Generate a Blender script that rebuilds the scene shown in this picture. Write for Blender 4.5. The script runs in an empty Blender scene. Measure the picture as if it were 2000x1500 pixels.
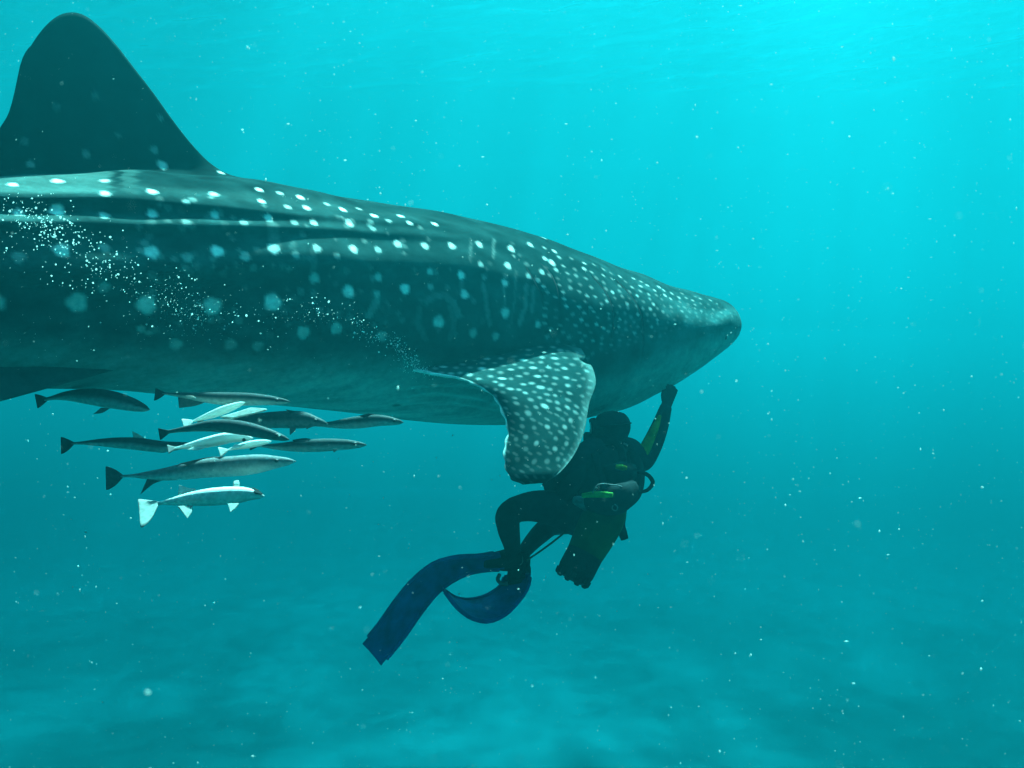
import bpy, bmesh, math, random
import numpy as np
from mathutils import Vector, Matrix
R = math.radians
scene = bpy.context.scene
col = scene.collection

# ---------------------------------------------------------------- camera
cam_d = bpy.data.cameras.new('camera')
cam_d.sensor_width = 36.0
cam_d.lens = 35.0
cam_d.clip_start = 0.02
cam_d.clip_end = 800
cam_d.dof.use_dof = True
cam_d.dof.focus_distance = 5.0
cam_d.dof.aperture_fstop = 5.6
cam = bpy.data.objects.new('camera', cam_d)
cam.rotation_euler = (R(90), 0, 0)
col.objects.link(cam)
scene.camera = cam

# ---------------------------------------------------------------- sky, sun, exposure
SUN_EL, SUN_AZ = 63.0, 25.0 # degrees: height above the horizon, clockwise from straight ahead (+Y)
world = bpy.data.worlds.new('World')
scene.world = world
world.use_nodes = True
wn = world.node_tree.nodes
bg = wn['Background']
sky = wn.new('ShaderNodeTexSky')
sky.sky_type = 'NISHITA'
sky.sun_disc = False
sky.sun_elevation = R(SUN_EL)
sky.sun_rotation = R(SUN_AZ)
world.node_tree.links.new(sky.outputs[0], bg.inputs[0])
bg.inputs[1].default_value = 0.05
sun_d = bpy.data.lights.new('sun', 'SUN')
sun_d.energy = 5.0
sun_d.angle = R(2.0)                   # softened by the waves overhead
sun_d.color = (1.0, 0.96, 0.90)
sun = bpy.data.objects.new('sun', sun_d)
sdir = Vector((math.sin(R(SUN_AZ)) * math.cos(R(SUN_EL)), math.cos(R(SUN_AZ)) * math.cos(R(SUN_EL)), math.sin(R(SUN_EL))))
sun.rotation_euler = sdir.to_track_quat('Z', 'Y').to_euler()
sun.location = sdir * 60
col.objects.link(sun)
vs = scene.view_settings
vs.view_transform = 'Standard'
vs.look = 'None'
vs.exposure = 3.55
vs.gamma = 1.0
vs.use_curve_mapping = False
cy = scene.cycles
cy.volume_bounces = 0
cy.max_bounces = 10
cy.transparent_max_bounces = 16
cy.use_denoising = True

# ---------------------------------------------------------------- helpers
def tag(o, label=None, cat=None, group=None, kind=None):
    if label: o['label'] = label
    if cat: o['category'] = cat
    if group: o['group'] = group
    if kind: o['kind'] = kind
    return o

def mat(name):
    m = bpy.data.materials.new(name)
    m.use_nodes = True
    nt = m.node_tree
    nt.nodes.clear()
    out = nt.nodes.new('ShaderNodeOutputMaterial')
    return m, nt, out

def node(nt, kind, **kw):
    n = nt.nodes.new(kind)
    for k, v in kw.items():
        if k.startswith('i_'):
            key = k[2:]
            key = int(key) if key.isdigit() else key.replace('_', ' ')
            n.inputs[key].default_value = v
        else:
            setattr(n, k, v)
    return n

def mesh_obj(name, verts, faces, material=None, parent=None, smooth=True):
    me = bpy.data.meshes.new(name)
    me.from_pydata([tuple(map(float, v)) for v in verts], [], [tuple(map(int, f)) for f in faces])
    if material: me.materials.append(material)
    if smooth: me.polygons.foreach_set('use_smooth', [True] * len(me.polygons))
    me.update()
    o = bpy.data.objects.new(name, me)
    col.objects.link(o)
    if parent: o.parent = parent
    return o

FPX = 35.0 / 36.0 * 2000
def P(px, py, d):
    """point d metres in front of the viewer that is seen at pixel (px, py) of the 2000x1500 photograph"""
    return Vector(((px - 1000) / FPX * d, d, -(py - 750) / FPX * d))

# ---------------------------------------------------------------- water body
SURF_Z, BED_Z, HALF = 7.6, -14.5, 140.0
wm, nt, out = mat('sea_water_volume')
pv = node(nt, 'ShaderNodeVolumePrincipled')
pv.inputs['Color'].default_value = (0.005, 0.19, 0.220, 1)
pv.inputs['Absorption Color'].default_value = (0.0002, 0.70, 0.80, 1)
pv.inputs['Density'].default_value = 0.110
pv.inputs['Anisotropy'].default_value = 0.85
nt.links.new(pv.outputs[0], out.inputs['Volume'])
def box(x0, x1, y0, y1, z0, z1):
    v = [(x, y, z) for z in (z0, z1) for y in (y0, y1) for x in (x0, x1)]
    f = [(0,2,3,1),(4,5,7,6),(0,1,5,4),(2,6,7,3),(0,4,6,2),(1,3,7,5)]
    return v, f
hz = mesh_obj('haze', *box(-HALF, HALF, -HALF, HALF, BED_Z - 1.0, SURF_Z + 1.2), wm, smooth=False)
tag(hz, 'blue green sea water filling the whole scene', 'water', kind='stuff')

# water surface seen from below: sheet of small waves; lets light in near the vertical, mirrors the deep at grazing angles
wsm, nt, out = mat('water_surface')
fr = node(nt, 'ShaderNodeFresnel', i_IOR=1.333)
tr = node(nt, 'ShaderNodeBsdfTransparent')
gl = node(nt, 'ShaderNodeBsdfGlossy', i_Roughness=0.03)
mx = node(nt, 'ShaderNodeMixShader')
# noise tint in the sheet dims the sun unevenly, standing in for wave-gathered shafts
tcs = node(nt, 'ShaderNodeTexCoord')
nw = node(nt, 'ShaderNodeTexNoise', i_Scale=0.62, i_Detail=2.5, i_Roughness=0.55); nw.inputs['Distortion'].default_value = 0.9
nt.links.new(tcs.outputs['Object'], nw.inputs['Vector'])
rw = node(nt, 'ShaderNodeValToRGB')
rw.color_ramp.elements[0].position = 0.36; rw.color_ramp.elements[0].color = (.50, .50, .50, 1)
rw.color_ramp.elements[1].position = 0.66; rw.color_ramp.elements[1].color = (1, 1, 1, 1)
nt.links.new(nw.outputs['Fac'], rw.inputs[0]); nt.links.new(rw.outputs[0], tr.inputs[0])
nt.links.new(fr.outputs[0], mx.inputs[0]); nt.links.new(tr.outputs[0], mx.inputs[1]); nt.links.new(gl.outputs[0], mx.inputs[2])
nt.links.new(mx.outputs[0], out.inputs['Surface'])
rng = np.random.default_rng(5)
gx = np.concatenate([-np.geomspace(138, 16, 40)[:-1], np.linspace(-16, 16, 400), np.geomspace(16, 138, 40)[1:]])
gy = np.concatenate([-np.geomspace(138, 6, 30)[:-1], np.linspace(-6, 26, 400), np.geomspace(26, 138, 40)[1:]])
X, Y = np.meshgrid(gx, gy)
Zs = np.zeros_like(X)
for k in range(46):
    lam = 0.35 * (9.0 ** rng.random())
    a = rng.normal(0.9, 0.7)
    amp = 0.0058 * lam ** 0.9
    Zs += amp * np.sin(2 * np.pi / lam * (X * math.cos(a) + Y * math.sin(a)) + rng.random() * 6.28)
fade = np.clip(1.4 - np.maximum(np.abs(X) / 16, np.abs(Y - 10) / 17), 0, 1)
Zs = Zs * fade + SURF_Z
n0, n1 = X.shape
idx = np.arange(n0 * n1).reshape(n0, n1)
F = np.stack([idx[:-1, :-1], idx[:-1, 1:], idx[1:, 1:], idx[1:, :-1]], -1).reshape(-1, 4)
ws = mesh_obj('water_surface', np.stack([X, Y, Zs], -1).reshape(-1, 3), F, wsm)
tag(ws, 'rippled underside of the sea surface overhead', kind='structure')

# ---------------------------------------------------------------- seabed
sm, nt, out = mat('seabed_sand')
at0 = node(nt, 'ShaderNodeAttribute', attribute_name='pigment')
tc = node(nt, 'ShaderNodeTexCoord')
n2_ = node(nt, 'ShaderNodeTexNoise', i_Scale=0.9, i_Detail=6.0)
mp0 = node(nt, 'ShaderNodeMapping'); mp0.inputs['Scale'].default_value = (1, .4, 1)
nt.links.new(tc.outputs['Object'], mp0.inputs[0]); nt.links.new(mp0.outputs[0], n2_.inputs['Vector'])
mr0 = node(nt, 'ShaderNodeMapRange', i_1=0.3, i_2=0.7, i_3=0.9, i_4=1.1)
nt.links.new(n2_.outputs['Fac'], mr0.inputs[0])
vm0 = node(nt, 'ShaderNodeVectorMath', operation='SCALE')
nt.links.new(at0.outputs['Color'], vm0.inputs[0]); nt.links.new(mr0.outputs[0], vm0.inputs['Scale'])
bs = node(nt, 'ShaderNodeBsdfPrincipled', i_Roughness=0.95)
nt.links.new(vm0.outputs[0], bs.inputs['Base Color'])
nt.links.new(bs.outputs[0], out.inputs['Surface'])
g = np.concatenate([-np.geomspace(138, 45, 20)[:-1], np.linspace(-45, 45, 260), np.geomspace(45, 138, 20)[1:]])
X, Y = np.meshgrid(g, g + 0.0)
Z = BED_Z + 0.12 * np.sin(X * 0.21 + 1) * np.sin(Y * 0.17) + 0.05 * np.sin(X * 0.5 + Y * 0.33)
# weed beds: dark growth on the pale sand (x, y, radius across, radius along, strength), metres
BEDS = [(3.2, 35, 2.4, 2.2, .9), (5.6, 37, 1.0, 2.4, .6), (15.5, 37, 8.0, 9.0, .95), (21, 30, 7, 7, .95), (7.0, 46, 3.2, 4, .6), (-14.5, 37, 7.0, 6.0, .95), (-20, 31, 8, 6, .95), (-6.5, 50, 6, 5, .5),
        (-3.2, 37.5, 1.2, 1.2, .35), (12, 58, 9, 6, .6), (-22, 52, 9, 8, .7), (26, 48, 8, 8, .7), (0.5, 62, 7, 5, .4), (-9, 24, 4, 5, .5), (6, 20, 4, 4, .5), (-30, 10, 9, 9, .7), (24, 6, 9, 9, .7), (0, -14, 8, 6, .6)]
wob = np.zeros_like(X); rb = np.random.default_rng(8)
for k in range(30):
    a, b = rb.normal(0, .7, 2) * (1, .4); wob += np.sin(X * a + Y * b + rb.random() * 6.28)
wob = wob / 3.9
weed = np.zeros_like(X)
for bx, by, ra, rbx, st in BEDS:
    d = np.sqrt(((X - bx) / ra) ** 2 + ((Y - by) / (rbx * 1.7)) ** 2) + 0.16 * wob
    weed = np.maximum(weed, st * np.clip((1.3 - d) / .8, 0, 1))
Z = Z + weed * (0.10 + 0.10 * wob)
cl = np.array([.12, .125, .128]) + (np.array([.028, .042, .042]) - np.array([.12, .125, .128])) * weed[..., None]
idx = np.arange(X.size).reshape(X.shape)
F = np.stack([idx[:-1, :-1], idx[:-1, 1:], idx[1:, 1:], idx[1:, :-1]], -1).reshape(-1, 4)
bed = mesh_obj('seabed', np.stack([X, Y, Z], -1).reshape(-1, 3), F, sm)
ca = np.ones((X.size, 4), np.float32); ca[:, :3] = cl.reshape(-1, 3)
bed.data.attributes.new('pigment', 'FLOAT_COLOR', 'POINT').data.foreach_set('color', ca.ravel())
tag(bed, 'pale sandy seabed with dark weedy patches far below', kind='structure')

# ---------------------------------------------------------------- whale shark
HEAD = np.array([0.805, 0.593, 0.0]); NEAR = np.array([0.593, -0.805, 0.0]); UP = np.array([0, 0, 1.0])
SNOUT_D = 6.85
SNOUT = np.array([(1442 - 1000) / FPX * SNOUT_D, SNOUT_D, 0.0])

def proj(p):
    p = np.asarray(p)
    return 1000 + FPX * p[..., 0] / p[..., 1], 750 - FPX * p[..., 2] / p[..., 1]

def spine_xy(L):
    L = np.asarray(L, float)
    bend = np.clip(L - 4.9, 0, None) ** 2 * 0.045          # the tail end swings away to the shark's left
    return SNOUT[None, :] - L[:, None] * HEAD[None, :] - bend[:, None] * NEAR[None, :]

def smooth_interp(x, xs, ys):
    """monotone-ish smooth interpolation (finite-difference cubic)"""
    xs = np.asarray(xs, float); ys = np.asarray(ys, float)
    m = np.gradient(ys, xs)
    x = np.clip(x, xs[0], xs[-1])
    k = np.clip(np.searchsorted(xs, x) - 1, 0, len(xs) - 2)
    h = xs[k + 1] - xs[k]; t = (x - xs[k]) / h
    return ((2*t**3 - 3*t**2 + 1) * ys[k] + (t**3 - 2*t**2 + t) * h * m[k] + (-2*t**3 + 3*t**2) * ys[k+1] + (t**3 - t**2) * h * m[k+1])

def sstep(a, b, x):
    t = np.clip((x - a) / (b - a), 0, 1)
    return t * t * (3 - 2 * t)

# outline of back and belly as read off at the spine
BACK = [(-300, 368), (-100, 352), (100, 342), (300, 341), (420, 345), (500, 354), (560, 367), (640, 384), (700, 394), (800, 411), (900, 431), (960, 445),
        (1020, 462), (1090, 486), (1150, 510), (1200, 528), (1250, 546), (1300, 561), (1350, 574), (1392, 585), (1425, 602), (1442, 622)]
BELLY = [(-300, 730), (-100, 752), (0, 757), (250, 763), (400, 777), (500, 788), (600, 797), (700, 808), (800, 821), (900, 829), (980, 830), (1080, 826),
         (1150, 811), (1200, 796), (1250, 772), (1320, 733), (1380, 698), (1410, 678), (1430, 662), (1442, 648)]
FINTOP = [(-150, 338), (-110, 325), (-60, 312), (-25, 285), (0, 250), (20, 212), (30, 170), (38, 130), (60, 90), (85, 55), (110, 33), (140, 24), (165, 30), (190, 48), (225, 85),
          (260, 130), (300, 182), (340, 238), (380, 288), (410, 318), (440, 337), (470, 348), (505, 355)]

LS = np.concatenate([[0.0, 0.004, 0.010, 0.018], np.arange(0.028, 5.0, 0.0105), np.arange(5.0, 8.15, 0.035)])
NS = len(LS)
sxy = spine_xy(LS)
spx = 1000 + FPX * sxy[:, 0] / sxy[:, 1]
sd = sxy[:, 1]
inside = spx > -200
zt = -(smooth_interp(spx, *zip(*BACK)) - 750) / FPX * sd
zb = -(smooth_interp(spx, *zip(*BELLY)) - 750) / FPX * sd
iL = np.where(inside)[0][-1]
t_out = np.clip((LS - LS[iL]) / (8.15 - LS[iL]), 0, 1)
zc_end, hh0 = (zt[iL] + zb[iL]) / 2, (zt[iL] - zb[iL]) / 2
hh_out = hh0 * (1 - t_out) ** 0.9 * (1 - 0.15 * t_out) + 0.10 * t_out
zc_out = zc_end + 0.12 * t_out
zt = np.where(inside, zt, zc_out + hh_out); zb = np.where(inside, zb, zc_out - hh_out)
zc = zt * 0.52 + zb * 0.48
at, ab = zt - zc, zc - zb
bw = (zt - zb) / 2 * (0.98 + 0.16 * sstep(1.4, 0.5, LS)) * np.where(LS < 0.35, np.sqrt(np.clip(LS / 0.35, 0.0, 1)) * 0.45 + 0.55, 1.0)
bw = bw * (1 - 0.25 * t_out)
finh = np.where(spx < 505, -(smooth_interp(spx, *zip(*FINTOP)) - smooth_interp(spx, *zip(*BACK))) / FPX * sd, 0)
finh = np.where(spx < -150, 0, np.clip(finh, 0, None))
finh += finh * 0.012 * np.sin(LS * 61) * (spx < 60)

PHI0 = 0.15
M, N = 44, 175
tF = np.linspace(1, 0, M)                                   # 1 at the ridge of the fin
phF = PHI0 * (1 - tF)
phB = PHI0 + (np.pi - PHI0) * np.linspace(0, 1, N + 1)[1:]
PH = np.concatenate([phF, phB])                             # one side, back to belly
J = len(PH)

def section(bump):
    """bump (NS, J): metres along the outward direction; gives lateral and height for one side"""
    s, c = np.sin(PH), np.cos(PH)
    lat = bw[:, None] * np.abs(s)[None] ** np.where(c > 0, 0.93, 0.80)[None]
    hgt = np.where(c > 0, at[:, None] * np.abs(c)[None] ** 0.97, -ab[:, None] * np.abs(c)[None] ** 0.92)
    nl, nh = s[None] * np.ones_like(lat), c[None] * np.ones_like(lat)
    lat = lat + bump * nl; hgt = hgt + bump * nh
    h = finh[:, None]
    big = np.clip(h / 0.16, 0, 1)
    t = tF[None]
    y0 = lat[:, M - 1:M]
    q = 1 + 4.0 * big
    thick = 0.040 * np.clip(h / 0.8, 0, 1) ** 0.5 * (1 - t) ** 0.5
    lf = y0 * (1 - t) ** q * (1 - 0.3 * big) + thick * (1 - (1 - t) ** 6) + 0.3 * big * y0 * (1 - t) ** 12
    lf = big * lf + (1 - big) * lat[:, :M]
    hf = hgt[:, :M] * (1 - big) + big * (hgt[:, M - 1:M] + (hgt[:, :1] - hgt[:, M - 1:M]) * t) + h * t ** 1.25
    lat = np.concatenate([lf, lat[:, M:]], 1); hgt = np.concatenate([hf, hgt[:, M:]], 1)
    lat[:, 0] = 0; lat[:, -1] = 0
    return lat, hgt

def to_world(lat, hgt, side=1):
    p = sxy[:, None, :] + side * lat[..., None] * NEAR + (zc[:, None] + hgt)[..., None] * UP
    return p

zero = np.zeros((NS, J))
lat0, hgt0 = section(zero)
W0 = to_world(lat0, hgt0)
PX0, PY0 = proj(np.where((W0[..., 1] < 0.6)[..., None], [9, 1, 0], W0))

def phi_of(curve, default):
    """angle round the section at which the near flank meets a line drawn along the body"""
    xs, ys = zip(*curve)
    f = PY0 - smooth_interp(PX0, xs, ys)
    out = np.full(NS, np.nan)
    for i in range(NS):
        if spx[i] < -250: continue
        k = np.where((f[i, M:-1] < 0) & (f[i, M + 1:] >= 0))[0]
        if len(k):
            k = k[0] + M
            w = -f[i, k] / (f[i, k + 1] - f[i, k])
            out[i] = PH[k] + w * (PH[k + 1] - PH[k])
    ok = ~np.isnan(out)
    if not ok.any(): return np.full(NS, default)
    return np.interp(LS, LS[ok], out[ok])

def blur1(a, n):
    k = np.hanning(2 * n + 1); k /= k.sum()
    return np.convolve(np.pad(a, n, 'edge'), k, 'valid')

R1 = blur1(phi_of([(-150, 392), (0, 396), (300, 402), (600, 425), (900, 452), (1100, 505)], 0.6), 12)
R2 = blur1(phi_of([(-150, 438), (0, 441), (300, 444), (600, 449), (800, 459), (1000, 480), (1150, 530)], 0.8), 12)
R3 = blur1(phi_of([(-150, 524), (0, 527), (250, 531), (500, 517), (700, 512), (900, 520), (1100, 545)], 1.2), 12)
CS = blur1(phi_of([(-150, 655), (0, 660), (200, 672), (400, 682), (600, 694), (800, 704), (1000, 720), (1150, 742), (1320, 672), (1450, 642)], 2.0), 10)
SH = phi_of([(-150, 720), (0, 725), (200, 735), (400, 740), (1000, 800), (1200, 790), (1400, 690)], 2.4)

fadeL = sstep(1.8, 4.3, LS)                                # the keels run out towards the shoulder
bump = np.zeros((NS, J))
dv = lambda phr: (PH[None, :] - phr[:, None])
def keel(phr, amp, up, dn):
    d = dv(phr)
    return (amp * fadeL)[:, None] * np.where(d < 0, np.exp(-(d / up) ** 2), np.exp(-(d / dn) ** 2))
bump += keel(R1, 0.030, 0.17, 0.055) + keel(R2, 0.026, 0.10, 0.050) + keel(R3, 0.036, 0.20, 0.080)
# gill creases: a low lip in front of each slit
GILLS = [[(1027, 521), (1044, 550), (1056, 574), (1062, 600), (1060, 650)],
         [(1056, 514), (1077, 538), (1089, 568), (1092, 600), (1090, 650)],
         [(1145, 580), (1148, 600), (1150, 625), (1150, 660)],
         [(1155, 538), (1176, 562), (1192, 589), (1198, 615), (1196, 660), (1192, 700)],
         [(1200, 544), (1224, 568), (1242, 592), (1251, 610), (1255, 640), (1254, 685), (1250, 725)]]
gdepth = [0.0010, 0.0012, 0.0006, 0.0013, 0.0013]
for g, gd in zip(GILLS, gdepth):
    gx_, gy_ = zip(*g)
    dx = PX0 - smooth_interp(PY0, gy_, gx_)
    env = sstep(gy_[0] - 8, gy_[0] + 34, PY0) * sstep(gy_[-1] + 14, gy_[-1] - 30, PY0) * (PH > 0.2)
    vis = (PX0 > 900) & (lat0 > 0.02)
    bump += np.where(vis, env * gd * -1.6 * np.exp(-(dx / 2.4) ** 2), 0)
# folds in the pale throat skin behind the jaw
for fold in ([(770, 768), (850, 760), (930, 762), (985, 772)], [(785, 782), (850, 775), (920, 783), (985, 800)], [(800, 797), (880, 793), (985, 812)]):
    fx, fy = zip(*fold)
    d = PY0 - smooth_interp(PX0, fx, fy)
    env = sstep(760, 820, PX0) * sstep(1060, 960, PX0) * (PH > 1.5)
    bump += -0.013 * env * np.exp(-(d / 5.0) ** 2) + 0.006 * env * np.exp(-((d + 9) / 7.0) ** 2)
# soft muscle unevenness
rs = np.random.default_rng(3)
for k in range(26):
    a, b2, ph_ = rs.normal(0, 5.0), rs.normal(0, 4.0), rs.random() * 6.28
    bump += 0.0016 * np.sin(LS[:, None] * a + PH[None, :] * b2 + ph_)
bump *= np.clip(LS / 0.25, 0, 1)[:, None] * np.clip(np.sin(PH) * 4, 0, 1)[None, :]
bump *= np.clip(bw / 0.2, 0, 1)[:, None]
lat, hgt = section(bump)
near, far = to_world(lat, hgt), to_world(lat, hgt, -1)
ring = np.concatenate([near, far[:, -2:0:-1]], 1)           # back -> near flank -> belly -> far flank
RJ = ring.shape[1]
V = ring.reshape(-1, 3)
idx = np.arange(NS * RJ).reshape(NS, RJ)
nxt = np.roll(idx, -1, 1)
F = np.stack([idx[:-1], nxt[:-1], nxt[1:], idx[1:]], -1).reshape(-1, 4)
_q = F[(NS // 2) * RJ + J // 2]                              # faces must look outwards
if np.cross(V[_q[2]] - V[_q[0]], V[_q[3]] - V[_q[1]]) @ NEAR < 0: F = F[:, ::-1].copy()
jcol = np.tile(np.arange(RJ), NS - 1)

# ---- markings: pigment kept per vertex ----
def ring2(a):                                               # (NS,J) values -> both sides
    return np.concatenate([a, a[:, -2:0:-1]], 1).reshape(-1)
phr = ring2(np.broadcast_to(PH, (NS, J)).copy())
Lr = np.repeat(LS, RJ)
Vn = near.reshape(-1, 3); pxn, pyn = proj(np.where((Vn[:, 1] < 0.6)[:, None], [9, 1, 0], Vn)); okn = (Vn[:, 1] > 0.6)
latn = lat.reshape(-1)
tone = np.zeros((NS, J))                                    # 0 dark skin .. 1 pale spot
def near_vertex(x, y):
    d = (pxn - x) ** 2 + (pyn - y) ** 2 - 60 * 0 + np.where(okn, 0, 1e9)
    k = int(np.argmin(d + (Vn[:, 1] - 3.0) * 1.5))
    return k
tflat = tone.reshape(-1)
stx = np.repeat(LS, J)
def spot(x, y, r, v, ax=1.0):
    k = near_vertex(x, y)
    c = Vn[k]
    i0, i1 = np.searchsorted(LS, [LS[k // J] - 0.3, LS[k // J] + 0.3])
    sl = slice(i0 * J, i1 * J)
    d = Vn[sl] - c
    along = d @ HEAD
    rr = np.sqrt((d ** 2).sum(1) - along ** 2 * (1 - 1 / ax ** 2))
    rm = r * .9 * c[1] / FPX
    wob = 1 + 0.07 * np.sin(3 * np.arctan2(d[:, 2], along) + x) + 0.05 * np.sin(5 * np.arctan2(d[:, 2], along) + y)
    tflat[sl] = np.maximum(tflat[sl], v * sstep(1.30, 0.60, rr / rm / wob))
def streak(pts, r, v):
    for (x0, y0), (x1, y1) in zip(pts[:-1], pts[1:]):
        n = max(2, int(math.hypot(x1 - x0, y1 - y0) / 2.5))
        for t in np.linspace(0, 1, n):
            spot(x0 + (x1 - x0) * t, y0 + (y1 - y0) * t, r, v)
B, Md, Fa = 1.0, 0.62, 0.26
SPOTS = [  # along the top shelf
 (23,361,10,B),(110,354,12,B),(206,352,10,.8),(204,379,10,B),(315,324,11,Md),(297,373,11,B),(432,337,7,Md),(418,379,10,Md),(362,393,8,.4),(507,371,8,B),(512,392,8,B),
 (548,377,7,.5),(588,385,8,B),(562,404,7,.6),(599,405,8,B),(669,409,8,B),(731,421,8,B),(782,422,7,.8),(801,436,6,.8),(849,437,7,.8),(729,448,7,.3),(640,398,6,.35),(700,408,6,.4),(760,430,6,.35),
 (35,415,12,.7),(111,412,15,.95),(202,422,11,.55),(297,419,11,.9),(366,433,11,.3),(421,421,10,.62),(474,435,9,.45),(525,426,9,B),(574,436,8,.4),(613,436,8,.85),(682,436,9,B),
 (38,500,14,Fa),(118,489,17,.68),(206,485,12,Fa),(294,492,16,.72),(364,503,12,Fa),(423,489,14,.92),(481,500,11,.5),(534,487,12.5,1.1),(577,496,9,.35),(618,484,9.5,.75),(658,500,8,.35),(690,485,9.5,1.1),
 (776,477,9,B),(829,479,8.5,.85),(882,479,8.5,.9),(936,478,8,.8),(997,485,8,B),(737,489,8,.55),(612,545,12,.55),(682,570,13,1.15),(740,540,9,.55),(839,529,8,.55),(900,539,9,B),(939,516,7,.55),(991,520,8,B),
 (944,543,6,.35),(791,564,11,1.15),(907,574,10,1.05),(842,562,8,.35),(987,553,8,.8),(735,574,8,.45),(986,609,11,B),(858,629,13,.8),(923,649,10,.4),(968,658,9,.45),(1052,636,8,.6),
 (149,589,21,.55),(287,594,20,.62),(415,596,19,.66),(530,592,18,.74),(203,559,13,Fa),(591,650,14,.5),(656,640,13,.55),(747,655,11,.35),(346,674,14,.3),(448,673,13,.3),(502,676,12,.3),(276,641,9,.25),
 (315,231,6,.25),(185,190,9,.10),(112,210,9,.08),(49,276,9,.12),(233,262,6,.12),(300,292,9,.25),(60,320,9,.25),(170,300,9,.2),
 (1079,513,8,B),(1035,477,7,.6),(1034,540,7,.6),(1049,549,6,.6),(1059,532,7,.7),(1062,465,7,.5),(1005,500,4,.4),
 (-40,420,14,.8),(-50,495,17,.6),(-60,360,11,.9),(-10,590,20,.5)]
for s_ in SPOTS: spot(*s_)
for pts, r, v in [([(944,555),(950,590),(956,632)],5,.14),([(1028,558),(1026,600),(1015,632)],5,.18),([(1042,560),(1040,610)],4.5,.15),([(836,587),(850,578),(868,576),(884,590),(896,614)],7,.13),
                  ([(737,588),(730,600),(719,618)],8,.18),([(965,468),(963,500)],4,.15),([(920,470),(918,510)],4,.1),([(880,600),(888,630),(880,660)],6,.09),([(820,600),(815,630),(830,660)],6,.09),
                  ([(985,560),(985,600)],4,.13),([(1008,530),(1004,600),(996,640)],4,.10),([(534,440),(536,478)],13,.10),([(612,490),(612,535)],7,.07),([(900,545),(905,570)],5,.12)]:
    streak(pts, r, v)
for _ in range(150):                                        # faint secondary spots between the rows
    x, y = rs.uniform(260, 1050), rs.uniform(385, 660)
    if y > np.interp(x, *zip(*BACK)) + 14: spot(x, y, rs.uniform(4, 8) * np.interp(x, [300, 1050], [1.3, .8]), rs.uniform(.05, .17))
# small crowded spots of the head
hp = []
for _ in range(12000):
    x = 1062 + 385 * rs.random(); top = np.interp(x, *zip(*BACK)); low = np.interp(x, [1060, 1150, 1250, 1330, 1450], [650, 700, 668, 640, 628])
    y = top + 3 + (low - top) * rs.random()
    sp = np.interp(x, [1060, 1200, 1300, 1440], [15.5, 12.0, 10, 8])
    if all(((x - a) / 1.25) ** 2 + ((y - b_) * 1.25) ** 2 > sp * sp for a, b_ in hp): hp.append((x, y))
for x, y in hp:
    low = np.interp(x, [1060, 1150, 1250, 1330, 1450], [650, 700, 668, 640, 628])
    v = .8 * rs.choice([.3, .45, .65, .95]) * np.interp(x, [1060, 1280, 1340, 1450], [.9, .8, .45, .22]) * np.interp(low - y, [0, 55], [.35, 1])
    spot(x, y, rs.uniform(2.9, 4.3) * np.interp(x, [1060, 1300, 1440], [1.1, .95, .7]), v, 1.5)
# rest of the tail, outside the picture
for L_ in np.arange(5.0, 8.0, 0.26):
    for f_ in np.arange(0.35, 1.75, 0.34):
        i = int(np.searchsorted(LS, L_)); j = int(np.searchsorted(PH, f_))
        c = near[i, j]; d = np.sqrt(((Vn - c) ** 2).sum(1)); tflat[:] = np.maximum(tflat, .7 * sstep(.05, .025, d))
pale = sstep(-0.16, 0.30, dv(CS)) * 0.86                    # countershading: dark back, cream belly
pale *= 1 - 0.40 * sstep(3.2, 4.4, LS)[:, None] - 0.25 * (sstep(3.7, 4.6, LS)[:, None] * sstep(-.1, .25, dv(SH)))
band = 0.04 * fadeL[:, None] * (np.exp(-((dv(R1) + .16) / .10) ** 2) + .5 * np.exp(-((dv(R2) + .05) / .05) ** 2) + .6 * np.exp(-((dv(R3) + .09) / .08) ** 2))
dark = np.array([0.011, 0.036, 0.035]); cream = np.array([0.16, 0.31, 0.28]); spotc = np.array([0.55, 0.78, 0.70]); bandc = np.array([0.20, 0.42, 0.37])
mott = np.zeros((NS, J))
for k in range(40):
    a, b2, ph_ = rs.normal(0, 22.0), rs.normal(0, 16.0), rs.random() * 6.28
    mott += np.sin(LS[:, None] * a + PH[None, :] * b2 + ph_)
mott = 1 + 0.055 * mott / 1.5
albedo = dark * (mott * (1 + 0.9 * sstep(2.2, 0.4, LS)[:, None]))[..., None] * np.ones((NS, J, 1))
albedo *= np.where((PH < PHI0)[None] & (finh > .05)[:, None], .62, 1.0)[..., None]
albedo *= (0.48 + 0.85 * sstep(.5, 1.5, PH))[None, :, None]                   # darkest along the back
shelf_light = np.zeros((NS, J))                                    # sunlight on the shelf beside the fin, painted into the skin
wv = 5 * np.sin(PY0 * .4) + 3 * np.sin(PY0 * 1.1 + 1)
shelf_light = np.maximum(shelf_light, .13 * sstep(226, 206, PX0 + wv) * sstep(-.02, -.09, dv(R1)) * sstep(.17, .24, PH)[None])
shelf_light = np.maximum(shelf_light, .08 * sstep(275, 255, PX0 + wv) * sstep(232, 240, PX0 + wv) * sstep(-.02, -.09, dv(R1)) * sstep(.17, .24, PH)[None])
shelf_light = np.maximum(shelf_light, .06 * sstep(200, 110, PX0 + wv) * sstep(-.13, -.08, dv(R2)) * sstep(.03, -.01, dv(R2)))
shelf_light = shelf_light * (PX0 > -400) * (lat0 > .02)
albedo = albedo + (bandc - albedo) * np.maximum(band, shelf_light)[..., None]
albedo = albedo + (cream - albedo) * pale[..., None]
tq = np.clip(tone * (1 - 0.6 * pale), 0, 1.15)[..., None]
albedo = albedo + (spotc - albedo) * tq
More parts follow.
